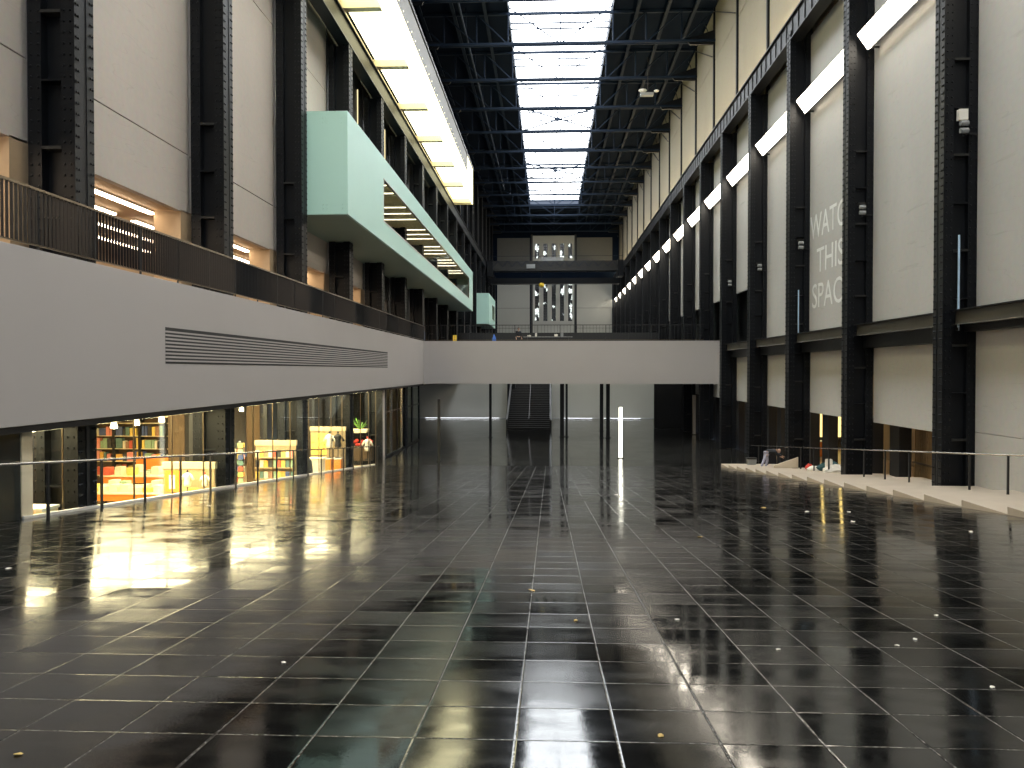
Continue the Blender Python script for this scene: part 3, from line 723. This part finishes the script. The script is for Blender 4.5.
    # rafters and purlins
for x in (-10.9,-8.1,-5.4,7.4,9.9,12.2):
    p=thing('roof_purlin','long roof purlin above the trusses, '+{-10.9:'leftmost',-8.1:'second from the left',-5.4:'left of the roof glazing',7.4:'right of the roof glazing',9.9:'second from the right',12.2:'rightmost'}[x],'purlin',(x,70,30.3),'roof purlins')
    MB().box(-.07,.07,-85,98,-.12,.3).build('purlin_web',M['roofsteel'],p); MB().box(-.14,.14,-85,98,-.14,-.1).build('purlin_flange',M['roofsteel'],p)
def truss():
    r=thing('roof_truss',None,'truss')
    zb,zt=0,2.6
    MB().bar((-11.9,-.18,0),(14.9,-.18,0),.12,.2).build('bottom_chord',M['roofsteel'],r); MB().bar((-11.9,.18,0),(14.9,.18,0),.12,.2).build('bottom_chord',M['roofsteel'],r)
    MB().bar((-11.9,0,zt),(14.9,0,zt),.2,.22).build('top_chord',M['roofsteel'],r)
    xs=[-11.9,-9.0,-6.2,-3.5,.95,5.4,8.2,11.2,13.9]
    for i,x in enumerate(xs):
        MB().bar((x,0,0),(x,0,zt+(.9 if x in(-3.5,5.4) else 0)),.11).build('vertical',M['roofsteel'],r)
    for i in range(len(xs)-1):
        xa,xb=xs[i],xs[i+1]; up=i<4
        if i in (3,4): MB().bar((.95,0,0.02),((xa if i==3 else xb),0,zt+.6),.09).build('diagonal',M['roofsteel'],r)
        else: MB().bar((xa,0,zt if up else 0),(xb,0,0 if up else zt),.09).build('diagonal',M['roofsteel'],r)
    MB().bar((-3.5,0,1.3),(5.4,0,1.3),.1).build('tie',M['roofsteel'],r)
    g=MB(); g.prism_y([(13.9,-.3),(13.9,.9),(11.6,.15),(11.9,-.3)],-.12,.12); g.build('gusset',M['steel'],r)
    g=MB(); g.prism_y([(-11.9,-.3),(-9.6,-.3),(-9.3,.15),(-11.9,.9)],-.12,.12); g.build('gusset',M['steel'],r)
    return reg(r)
tr=truss()
for i,k in enumerate(range(-2,18)):
    o=tr if i==0 else copy_tree(tr)
    o.location=(0,yr(k)-.45,27.85)
    tag(o,'blue grey steel roof truss crossing the hall, %s from the camera'%ORD[i],None,'roof trusses')
# X bracing beneath the roof glazing in some bays
for j,k in enumerate((3,9,12)):
    y=yr(k)-.45
    r=thing('cross_brace','crossed bracing rods below the roof glazing, %s from the camera'%ORD[j],'brace',(.95,y+BAY/2,30.6),'crossed bracing below roof glazing')
    for s in (-1,1): MB().bar((-4.3,-s*BAY/2,.1*s),(4.3,s*BAY/2,.1*s),.13).build('rod',M['roofsteel'],r)
    MB().lathe([(.35,-.15),(.35,.15)],n=10).build('hub',M['roofsteel'],r)
r=thing('maintenance_rail','long thin rail with fittings hung under the left side of the roof','rail',(-7.0,70,28.3))
MB().bar((0,-40,0),(0,60,0),.12).build('rail',M['roofsteel'],r)
for y in range(-36,60,9): MB().bar((0,y,0),(0,y,2.2),.05).build('hanger',M['roofsteel'],r)
r=thing('roof_spotlight','pair of pale spotlights hanging below the right side of the roof','lamp',(9.6,79,26.5))
MB().box(-1.0,.2,-.3,.3,-.6,-.35).build('tray',M['grey'],r)
MB().ell((-.8,0,-.1),.4,.3,.16).build('lamp_head',M['white'],r,smooth=True); MB().ell((.5,0,-.15),.25,.2,.12).build('lamp_head',M['white'],r,smooth=True); MB().bar((-.3,0,-.4),(-.3,0,3),.06).build('hanger',M['steel2'],r)

# ---------------------------------------------------------------- bridge
r=thing('foot_bridge','plain warm grey bridge band crossing the hall above the foot of the ramp','bridge',(1,69.2,-1.11))
MB().box(-11.5,13.2,0,.25,0,3.58).build('fascia_panel',M['fascia'],r)
MB().box(-11.5,11.85,.25,12,0,.3).build('soffit',M['steel2'],r)
MB().box(-11.5,11.85,.25,12,2.7,3.0).build('deck',M['wooddark'],r)
MB().box(-11.5,11.85,11.8,12.05,0,3.58).build('rear_fascia',M['fascia'],r)
balustrade('thin black balustrade along the top of the bridge',(0,69.3,2.47),'x',-10.5,12.8,100,.27,1.9,M['black'],1.33)
pt=[(-4.55,96,.55),(-4.0,92,.5),(1.15,73,.36),(1.55,73,.2),(4.55,72,.3),(5.1,72,.32),(-5.1,72,.22)]
nm=['left pair, left','left pair, right','middle pair, wide','middle pair, narrow','right pair, left','right pair, right','slim one left of the stair']
for (x,y,w),l in zip(pt,nm):
    q=thing('bridge_post','black steel post standing below the bridge, '+l,'post',(x,y,ZF-.02),'posts below the bridge')
    MB().box(-w/2,w/2,-w/2,w/2,0,4.75).build('shaft',M['steel'],q); MB().box(-w/2-.08,w/2+.08,-w/2-.08,w/2+.08,0,.04).build('base_plate',M['steel'],q)
def slim(x,y,h,mat,label,w=.16):
    q=thing('free_standing_post',label,'post',(x,y,ZF-.02)); MB().box(-w/2,w/2,-w/2,w/2,.04,h).build('shaft',mat,q); MB().lathe([(w,0),(w,.04)],n=12).build('base_plate',M['steel'],q)
slim(-7.05,52.8,4.0,M['steel2'],'slim dark grey post at the foot of the ramp on the left')
M['poleglow']=emat('glowing_pole',(1.,.97,.80),2.6)  # bright upright line put in as a self-glowing shaft
slim(4.75,55.2,3.4,M['poleglow'],'slim glowing pale pole at the foot of the ramp',.22)
slim(5.05,80,4.5,M['cream'],'pale lit post below the right part of the bridge',.25)
slim(13.2,76,3.6,M['panel_l'],'dull olive post near the right wall below the bridge',.28)
# far wall at lower level with floor-level lights, stair
struct('wall_far',MB().box(-20,12.9,101,101.3,ZF,3.2),M['endpanel'],label='pale wall at the end of the lower floor')
struct('wall_far',MB().box(10.6,22,84,84.3,ZF,2.2),M['black'],label='dark wall below the deck at the right')
struct('floor',MB().box(-12.4,14.2,101,168,2.9,3.2),M['black'],label='far deck beyond the bridge')
struct('trim_9',MB().box(-12.4,14.2,100.9,101,2.6,4.6),M['black'],label='dark parapet of the far deck')
for j,(x0,x1) in enumerate(((-15.,-6.0),(0,0),(1.3,5.2),(6.6,11.))):
    if j==1: continue
    q=thing('floor_light','low white floor light grazing the far lower wall, '+('left','','middle','right')[j],'lamp',((x0+x1)/2,99.9,ZF),'floor lights at the far lower wall')
    MB().box(-(x1-x0)/2,(x1-x0)/2,-.1,.1,0,.06).build('housing',M['black'],q); MB().box(-(x1-x0)/2,(x1-x0)/2,.0,.09,.06,.08).build('tube',emat('floor_tube_%d'%j,(.92,.95,1.),4),q)
r=thing('staircase','wide black staircase with a centre rail rising beyond the bridge','stairs',(-2.0,82,ZF))
for j in range(34): MB().box(-2.1,2.1,j*.45,j*.45+.5,j*.17,j*.17+.17).build('tread',M['black'] if j!=17 else M['steel2'],r)
for x in (-2.1,0,2.1): MB().bar((x,0,1.0),(x,15,6.6),.06).build('stair_rail',M['black'],r)
for x in (-2.2,2.2): MB().prism_x([(0,0),(15,5.6),(15,6.6),(0,.9)],x-.06,x+.06).build('side_panel',M['black'],r)
struct('wall_far',MB().box(-4.9,.3,97.5,97.7,ZF,2.9),M['black'],label='dark wall behind the stair')
# glazed lobby at left beyond the shop
r=thing('glass_lobby','glazed lobby with steel frames beyond the shop at the left','lobby',(-10.9,61,ZF))
MB().box(-.03,0,-7.1,8,0,4.4).build('glass_pane',M['winglass'],r)
for j,y in enumerate((-6.2,-4.3,-2.2,-.2,2.2,4.4,7.9)): MB().box(-.08,.05,y,y+(.32 if j%2 else .16),0,4.6).build('mullion',M['chrome'] if j in(0,1,3,4) else M['steel'],r)
MB().box(-.06,.04,-7.1,8,3.0,3.08).build('transom',M['chrome'],r); MB().box(-.1,.05,-7.1,8,0,.12).build('sill',M['steel2'],r)

# ---------------------------------------------------------------- handrails of the ramp
def handrail(x,ya,yb,step,h,label,railm,ns=None):
    r=thing('handrail',label,'handrail',(x,ya,rz(ya)))
    MB().tube((0,-2 if ns is None else ns,h+S*(2 if ns is None else -ns)),(0,yb-ya,h-S*(yb-ya)),.026,10).build('rail',railm,r,smooth=True)
    y=0
    while y<yb-ya: MB().bar((0,y,-S*y-.02),(0,y,h-S*y),.05,.05).build('post',M['black'],r); y+=step
    return r
handrail(-10.43,16.77,50.5,2.07,1.15,'slim steel handrail on black posts in front of the shop glazing',M['chrome'],-10)
handrail(12.66,23.4,52.3,2.09,1.27,'slim steel handrail on black posts along the right terrace',M['chrome'],-9)

# ---------------------------------------------------------------- end wall
YE=168.
struct('wall_end',MB().box(-14.4,14.5,YE,YE+.3,ZF,31),M['roof'],label='dark end wall of the hall')
for (x0,x1) in ((-10.5,-3.9),(5.6,12.7)):
    b=MB().box(x0,x1,YE-.15,YE,8.6,12.6); b.box(x0,x1,YE-.15,YE,12.66,17.8); b.box(x0,x1,YE-.15,YE,3.2,8.54)
    struct('wall_end',b,M['endpanel'],label='pale panel of the end wall')
    b=MB().box(x0,x1,YE-.15,YE,21,26.8); struct('wall_end',b,pmat('upper_end',(.10,.10,.095),.7),label='darker upper panel of the end wall')
def east_window(z0,z1,s0,s1,nm,no):
    f=MB(); xs=[-2.9+2.17*j*.8 for j in range(5)]
    xs=[-2.85,-1.15,.55,2.2,3.85]; w=.82
    f.box(-3.3,5.1,YE-.3,YE-.1,z0,s0); f.box(-3.3,5.1,YE-.3,YE-.1,s1,z1)
    ed=-3.3
    for x in xs: f.box(ed,x,YE-.3,YE-.1,s0,s1); ed=x+w
    f.box(ed,5.1,YE-.3,YE-.1,s0,s1)
    o=struct('window_%d'%no,f,M['endpanel'],label=nm)
    g=MB()
    for x in xs: g.box(x,x+w,YE-.14,YE-.1,s0,s1)
    struct('window_panes',g,M['panes'],o)
    b=MB()
    for x in xs:
        z=s0
        while z<s1: b.box(x,x+w,YE-.2,YE-.14,z,z+.07); z+=.55
        b.box(x+w/2-.03,x+w/2+.03,YE-.2,YE-.14,s0,s1)
    struct('window_bars',b,M['black'],o)
    for x in (-3.7,5.1): struct('window_jamb',MB().box(x,x+.4,YE-.4,YE,z0-.2,z1+.2),M['black'],o)
east_window(3.2,18.3,10.0,18.1,'tall lower end window with five slots',41)
east_window(22.0,27.2,22.6,25.6,'upper end window with five slots',42)
# overhead crane
r=thing('overhead_crane','dark overhead travelling crane spanning the hall near its far end','crane',(1,145,18.9))
MB().box(-11.7,11.8,-1.2,-.8,-1.6,.1).build('bridge_girder',M['steel2'],r)
MB().box(-11.7,11.8,.8,1.2,-1.6,.1).build('bridge_girder',M['steel'],r)
b=MB()
for j in range(14): b.bar((-11.5+j*1.65,-1.25,.1),(-10.7+j*1.65,-1.25,-.9),.08); b.bar((-10.7+j*1.65,-1.25,-.9),(-9.85+j*1.65,-1.25,.1),.08)
b.build('lattice',M['roofsteel'],r)
MB().bar((-11.5,-1.3,.9),(11.6,-1.3,.9),.06).build('guard_rail',M['roofsteel'],r)
MB().box(-2.5,1.5,-1,1,.1,.75).build('trolley',M['grey'],r); MB().box(-4.9,-3.4,-1.5,-1.2,-1.2,-.5).build('name_plate',M['grey'],r)
for x in (-11.2,11.3): MB().box(x-.5,x+.5,-1.6,1.6,-2.6,.2).build('end_carriage',M['steel'],r)
MB().bar((-2.3,0,0),(-2.3,0,-3.6),.08).build('hoist_cable',M['steel'],r)
MB().lathe([(.15,-4.4),(.45,-4.2),(.5,-3.9),(.3,-3.6)],-2.3,0,12).build('hook_block',M['yellow'],r)
r=thing('transfer_beam','dark deep beam crossing the hall behind the overhead crane','beam',(1,152,15.9))
MB().box(-11.7,11.8,-.4,.4,0,1.0).build('web',M['steel'],r); MB().box(-11.7,11.8,-.6,.6,-.1,0).build('bottom_flange',M['steel2'],r)

# ---------------------------------------------------------------- entrance end behind the camera
struct('wall_west',MB().box(-14.4,14.5,Y0-.5,Y0-.3,-1.5,31),M['brown'],label='entrance end wall')
struct('window_51',MB().box(-9,11,Y0-.3,Y0-.25,1,27),M['west'],label='tall entrance window')

# ---------------------------------------------------------------- lettering on the right wall
def text_mesh(name,body,size,mat,parent,loc,rot,sx=1.):
    cu=bpy.data.curves.new(name,'FONT'); cu.body=body; cu.size=size; cu.extrude=.004; cu.align_x='LEFT'; cu.resolution_u=4
    o=bpy.data.objects.new(name+'_tmp',cu); COL.objects.link(o)
    dg=bpy.context.evaluated_depsgraph_get(); me=bpy.data.meshes.new_from_object(o.evaluated_get(dg)); bpy.data.objects.remove(o)
    me.materials.clear(); me.materials.append(mat)
    q=bpy.data.objects.new(name,me); COL.objects.link(q); q.parent=parent; q.location=loc; q.rotation_euler=rot; q.scale=(sx,1,1); return q
r=thing('wall_lettering','white lettering reading WATCH THIS SPACE on the right wall','lettering',(13.89,44.9,2.9))
for body,y,z,w in (('WATCH',44.85,6.90,.97),('THIS',43.8,5.07,1.10),('SPACE',44.55,3.27,1.10)):
    text_mesh('word',body,1.80,M['letter'],r,(0,y-44.9,z-2.9),(PI/2,0,-PI/2),w)

# ---------------------------------------------------------------- small fixtures on right columns
def fix(k,z,label):
    yy=yr(k)-.61
    q=thing('camera_box',label,'security camera',(13.35,yy-.12,z),'small boxes fixed on right columns')
    MB().box(-.12,.16,-.1,.1,0,.35 if k==1 else .08).build('box',M['white' if k==1 else 'steel2'],q); MB().tube((-.1,-.12,-.12),(.15,-.12,-.12),.09).build('lens_tube',M['grey'],q); MB().tube((-.1,-.12,-.36),(.15,-.12,-.36),.09).build('lens_tube',M['grey'],q); MB().bar((.1,0,-.42),(.5,.05,-.42),.05).build('arm',M['black'],q); MB().box(.05,.1,0,.05,-.5,0).build('back_plate',M['black'],q)
fix(1,8.1,'white box and twin camera on the nearest full right column')
fix(2,7.1,'twin camera on the second right column')
fix(3,6.9,'twin camera on the third right column')
fix(4,6.8,'twin camera on the fourth right column'); fix(5,6.7,'twin camera on the fifth right column')
for k,zz,nm in ((1,4.4,'nearest right'),(3,4.3,'third right')):
    q=thing('vertical_tube','thin pale blue vertical tube on the %s column'%nm,'tube',(13.3,yr(k)-.73,1.3 if k==1 else 1.9))
    MB().tube((0,0,0),(0,0,zz-1.3 if k==1 else zz-1.9),.035).build('tube',pmat('blue_tube_%d'%k,(.45,.62,.8),.3),q)
    MB().box(-.06,.06,-.03,.1,0,.1).build('clip',M['steel2'],q)

# ---------------------------------------------------------------- people
def skin(name,verts,edges,radii,mat,parent,sub=1,extra=None):
    me=bpy.data.meshes.new(name); me.from_pydata([Vector(v) for v in verts],edges,[]); o=bpy.data.objects.new(name+'_tmp',me); COL.objects.link(o)
    o.modifiers.new('s','SKIN'); 
    lay=me.skin_vertices[0].data if me.skin_vertices else None
    for i,rr in enumerate(radii): lay[i].radius=(rr,rr) if not isinstance(rr,tuple) else rr
    lay[0].use_root=True
    m=o.modifiers.new('u','SUBSURF'); m.levels=sub; m.render_levels=sub
    dg=bpy.context.evaluated_depsgraph_get(); m2=bpy.data.meshes.new_from_object(o.evaluated_get(dg)); bpy.data.objects.remove(o)
    if extra:
        bm=bmesh.new(); bm.from_mesh(m2); t=bpy.data.meshes.new('t'); t.from_pydata(extra.v,[],extra.f); bm.from_mesh(t); bm.to_mesh(m2); bm.free()
    m2.materials.clear(); m2.materials.append(mat)
    for p in m2.polygons: p.use_smooth=True; p.material_index=0
    q=bpy.data.objects.new(name,m2); COL.objects.link(q); q.parent=parent; return q
def person(label,loc,rot,J,top,legs,hairm,group=None):
    """J: joints in metres, forward = +x"""
    r=thing('person',label,'person',loc,group,rot)
    names=['pelvis','chest','neck','head','shL','elL','wrL','shR','elR','wrR','hpL','knL','anL','toL','hpR','knR','anR','toR']
    V=[Vector(J[n]) for n in names]; I={n:i for i,n in enumerate(names)}
    E=[('pelvis','chest'),('chest','neck'),('neck','head'),('chest','shL'),('shL','elL'),('elL','wrL'),('chest','shR'),('shR','elR'),('elR','wrR'),
       ('pelvis','hpL'),('hpL','knL'),('knL','anL'),('anL','toL'),('pelvis','hpR'),('hpR','knR'),('knR','anR'),('anR','toR')]
    E=[(I[a],I[b]) for a,b in E]
    R=[.14,.13,.055,.06,.07,.042,.03,.07,.042,.03,.09,.06,.042,.035,.09,.06,.042,.035]
    # hands: palm + five unequal fingers
    for s in ('L','R'):
        w=V[I['wr'+s]]; d=(w-V[I['el'+s]]).normalized(); side=d.cross(Vector((0,1,0))); side=(side if side.length>.1 else Vector((0,0,1))).normalized()
        across=Vector((0,1,0)); pm=len(V); V.append(w+d*.07); R.append(.028); E.append((I['wr'+s],pm))
        for f,(o_,ln) in enumerate(((-.033,.065),(-.011,.078),(.011,.072),(.033,.058))):
            a=len(V); V.append(w+d*.10+across*o_); R.append(.010); V.append(w+d*(.10+ln*.6)+across*o_-side*.01); R.append(.009); V.append(w+d*(.10+ln)+across*o_-side*.03); R.append(.008)
            E+= [(pm,a),(a,a+1),(a+1,a+2)]
        a=len(V); sg=-1 if s=='L' else 1; V.append(w+d*.05+across*sg*.045); R.append(.011); V.append(w+d*.09+across*sg*.06); R.append(.009); E+=[(pm,a),(a,a+1)]
    h=V[I['head']]; up=(h-V[I['neck']]).normalized(); fd=Vector(J.get('face',(1,0,0))).normalized()
    ex=MB(); ex.ell((0,0,0),.095,.078,.115,14,10)
    ex.ell((.095,0,-.01),.018,.013,.022,8,6); ex.ell((.088,0,-.05),.012,.026,.008,8,5)
    for sy in (-1,1): ex.ell((0,sy*.08,0),.02,.01,.032,8,6); ex.ell((.084,sy*.032,.012),.012,.014,.009,8,5)
    zax=(up-fd*up.dot(fd)).normalized(); yax=zax.cross(fd)
    mat4=Matrix((fd,yax,zax)).transposed()
    c=h+up*.05
    ex.v=[tuple(mat4@Vector(v)+c) for v in ex.v]
    skin('body',V,E,R,M['skin'],r,1,ex)
    hr=MB(); hr.ell((-.018,0,.03),.095,.088,.105,14,8); hr.v=[tuple(mat4@Vector(v)+c) for v in hr.v]; hr.build('hair',hairm,r,smooth=True)
    g=lambda n:V[I[n]]
    tn=['pelvis','chest','neck','shL','elL','shR','elR','wrL','wrR']
    lp=lambda a,b,t: g(a)*(1-t)+g(b)*t
    TV=[g('pelvis'),g('chest'),lp('chest','neck',.6),g('shL'),g('elL'),lp('elL','wrL',.75),g('shR'),g('elR'),lp('elR','wrR',.75)]
    skin('jacket',TV,[(0,1),(1,2),(1,3),(3,4),(4,5),(1,6),(6,7),(7,8)],[.165,.155,.085,.09,.06,.05,.09,.06,.05],top,r,1)
    LV=[g('pelvis')]
    for s in 'LR': LV+=[g('hp'+s),g('kn'+s),lp('kn'+s,'an'+s,.9)]
    skin('trousers',LV,[(0,1),(1,2),(2,3),(0,4),(4,5),(5,6)],[.15,.105,.078,.062,.105,.078,.062],legs,r,1)
    for s in 'LR':
        a=g('an'+s); b=g('to'+s); skin('shoe',[a-Vector((.05,0,.03)),a+(b-a)*.5-Vector((0,0,.0)),b],[(0,1),(1,2)],[.048,.05,.04],M['black'],r,1)
    return r
STAND=dict(pelvis=(0,0,.96),chest=(0,0,1.32),neck=(0,0,1.5),head=(.02,0,1.6),shL=(0,.19,1.42),elL=(.02,.26,1.14),wrL=(.12,.25,.92),shR=(0,-.19,1.42),elR=(.02,-.26,1.14),wrR=(.1,-.25,.9),
  hpL=(0,.1,.88),knL=(.03,.11,.49),anL=(0,.11,.08),toL=(.16,.13,.04),hpR=(0,-.1,.88),knR=(.02,-.11,.49),anR=(-.04,-.11,.08),toR=(.12,-.13,.04),face=(1,0,-.05))
BEND=dict(pelvis=(0,0,.90),chest=(.36,0,1.04),neck=(.55,0,1.05),head=(.64,0,1.02),shL=(.46,.19,1.03),elL=(.62,.22,.78),wrL=(.82,.18,.68),shR=(.46,-.19,1.03),elR=(.66,-.24,.84),wrR=(.92,-.2,.74),
  hpL=(.02,.1,.86),knL=(.10,.12,.47),anL=(-.02,.12,.08),toL=(.14,.13,.04),hpR=(.02,-.1,.86),knR=(-.1,-.13,.47),anR=(-.26,-.13,.08),toR=(-.10,-.14,.04),face=(.75,0,-.66))
zt=lambda y: rz(19.16+2.075*math.floor((y-19.16)/2.075))+.02
ymn=46.2
person('person in dark jacket and pale jeans bending over on the right terrace',(11.95,ymn,zt(ymn)),-.25,BEND,M['cloth_dark'],M['denim'],M['skin'])
person('person in dark clothes standing on the bridge near its middle',(-2.6,70.6,1.89),-1.2,STAND,M['cloth_dark'],M['cloth_dark'],M['cloth_dark'])
person('person in dark clothes at the left in front of the glowing yellow wall',(18.2,60.,ZF-.02),2.0,STAND,M['cloth_dark'],M['cloth_dark'],M['cloth_dark'])
person('person in dark clothes behind the orange bar counter',(17.2,58.2,ZF-.02),-2.0,STAND,M['cloth_dark'],M['cloth_dark'],M['cloth_dark'])
person('person in dark clothes at the right end of the bar counter',(16.7,56.1,ZF-.02),1.2,STAND,M['cloth_dark'],M['cloth_dark'],M['cloth_dark'])

# ---------------------------------------------------------------- things on terrace and bridge
yb=48.6
r=thing('waste_bin','grey plastic bin with a rim standing behind the bending person','bin',(11.75,yb,zt(yb)))
MB().prism_y([(-.2,0),(.2,0),(.26,.5),(-.26,.5)],-.22,.22).build('tub',M['grey'],r); MB().box(-.3,.3,-.26,.26,.48,.54).build('rim',M['steel2'],r)
r=thing('wedge_board','pale wedge shaped board leaning on the right terrace beside the bending person','board',(12.95,43.8,zt(43.6)))
MB().prism_y([(-1.2,.02),(.05,.02),(.05,.58),(-1.2,.14)],-.05,.05).build('board',M['header2'],r,bevel=.01); MB().box(-.25,.05,-.04,.5,0,.08).build('foot',M['black'],r)
def lump(x,y,rx,ry,h,mat,name,label,cat,seed):
    b=MB(); b.ell((0,0,h*.42),rx,ry,h*.6,12,8); rnd=random.Random(seed)
    b.v=[(a*(1+rnd.uniform(-.14,.14)),c*(1+rnd.uniform(-.14,.14)),max(0,d*(1+rnd.uniform(-.15,.15)))) for a,c,d in b.v]
    o=b.build(name,mat,None,smooth=False); o.location=(x,y,zt(y)); return tag(o,label,cat)
lump(12.9,41.6,.2,.2,.3,M['red'],'cloth_bundle','red cloth bundle on the terrace right of the wedge board','cloth',1)
lump(12.95,41.0,.35,.25,.26,M['white'],'paper_bag','crumpled white bag beside the red cloth bundle','bag',2)
lump(13.3,39.9,.55,.3,.42,M['teal'],'cloth_bundle','dark teal cloth bundle between the white bags','cloth',3)
lump(13.0,38.2,.55,.3,.45,M['white'],'paper_bag','large crumpled white sheet next to a black column','bag',4)
r=thing('upright_box','small upright white box between teal bundle and white sheet','box',(12.98,39.0,zt(39.0)))
MB().box(-.13,.13,-.13,.13,0,.62).build('carton',M['white'],r); MB().box(-.12,.12,-.12,.12,.62,.65).build('lid',M['paper'],r)
r=thing('floor_sign','yellow folding warning sign standing on the bridge','sign',(-8.0,70.2,1.89))
for s in (-1,1): MB().prism_x([(s*.22,0),(s*.22+.02,0),(.02,1.12),(0,1.12)],-.16,.16).build('sign_leaf',M['yellow'],r)
r=thing('barrier_bag','blue bag hanging on the bridge parapet','bag',(-4.65,70.0,1.89))
MB().lathe([(.14,0),(.2,.3),(.17,.8),(.05,1.15)],n=10).build('bag_body',M['blue'],r); MB().tube((-.05,0,1.1),(.1,0,1.15),.02).build('strap',M['black'],r)
r=thing('trestle_table','long grey table with papers on the bridge','table',(0,71.2,1.89))
MB().box(-2.2,2.0,-.3,.3,.98,1.02).build('tabletop',M['grey'],r)
for x in (-1.9,1.7): MB().box(x-.03,x+.03,-.25,.25,0,.98).build('leg',M['steel2'],r)
for j,(x,w,h,mt,c) in enumerate(((-1.1,.2,.3,'white','white'),(-1.7,.3,.12,'paper','pale'),(.6,.3,.2,'paper','small pale'),(1.1,.25,.35,'grey','grey'))):
    o=MB().box(-w/2,w/2,-.12,.12,0,h).add([(0,0,h),(w/3,0,h),(0,.1,h+.05)],[(0,1,2)]).build('carton',M[mt]); o.location=(x,71.2,2.91); tag(o,c+' carton on the long table on the bridge, %s from the left'%('second','first','third','fourth')[j],'box')

# ---------------------------------------------------------------- fallen leaves and scraps on the ramp
LV=[(5.26,20.51),(5.99,19.48),(6.97,19.56),(6.22,17.21),(7.74,15.52),(2.6,14.36),(3.72,8.1),(3.1,7.12),(2.86,6.9),(1.84,6.71),(3.03,5.77),(1.2,7.77),(.64,4.72),(.25,7.67),(-.19,9.15),(2.0,24.82),(-2.82,4.25),(-2.89,4.12),(-1.99,6.1),(-8.33,19.9),(-6.9,10.24)]
where=['far right','far right','far right','far right','far right','right','right','right','right','right','near right','right','near centre','centre','centre','far centre','near left corner','near left corner','left','far left','left']
for i,(x,y) in enumerate(LV):
    yel=i in (12,13,14,16,17,5,0)
    s=.016+.0018*y if y>9 else .018
    rnd=random.Random(i+40); b=MB(); n=9; pts=[]
    for j in range(n):
        a=2*PI*j/n; rr=s*(.65+.45*rnd.random()); pts.append((rr*math.cos(a)*1.35,rr*math.sin(a),.004+.3*s*rnd.random()))
    vs=[(0,0,.012)]+pts+[(p[0],p[1],p[2]-.004) for p in pts]
    b.add(vs,[(0,1+j,1+(j+1)%n) for j in range(n)]+[(1+j,1+n+j,1+n+(j+1)%n,1+(j+1)%n) for j in range(n)]+[tuple(range(n+1,2*n+1))[::-1]])
    o=b.build('fallen_leaf' if yel else 'paper_scrap',M['leaf' if yel else 'paper'])
    o.location=(x,y,rz(y)+.002); o.rotation_euler=(-math.atan(S),0,rnd.uniform(0,6))
    tag(o,('dry yellow leaf' if yel else 'pale paper scrap')+' lying on the black ramp tiles, %s, about %.0f metres away'%(where[i],y),'leaf' if yel else 'paper','litter scattered on the ramp')

# ---------------------------------------------------------------- camera, world, view
cam=bpy.data.cameras.new('camera'); co=bpy.data.objects.new('camera',cam); COL.objects.link(co)
cam.sensor_width=36; cam.lens=828*36/1024; cam.clip_end=500
co.location=(0,0,0); co.rotation_euler=(math.radians(90-.933),0,math.radians(2.5586)); sc.camera=co
w=bpy.data.worlds.new('world'); sc.world=w; w.use_nodes=True
bg=w.node_tree.nodes['Background']; bg.inputs[0].default_value=(.5,.6,.8,1); bg.inputs[1].default_value=.3
sc.view_settings.view_transform='Standard'; sc.view_settings.look='None'; sc.view_settings.exposure=0.45; sc.view_settings.gamma=1; sc.view_settings.use_curve_mapping=False
sc.cycles.use_denoising=True
sc.cycles.max_bounces=8; sc.cycles.diffuse_bounces=4; sc.cycles.glossy_bounces=5; sc.cycles.transparent_max_bounces=12
sc.cycles.sample_clamp_indirect=6
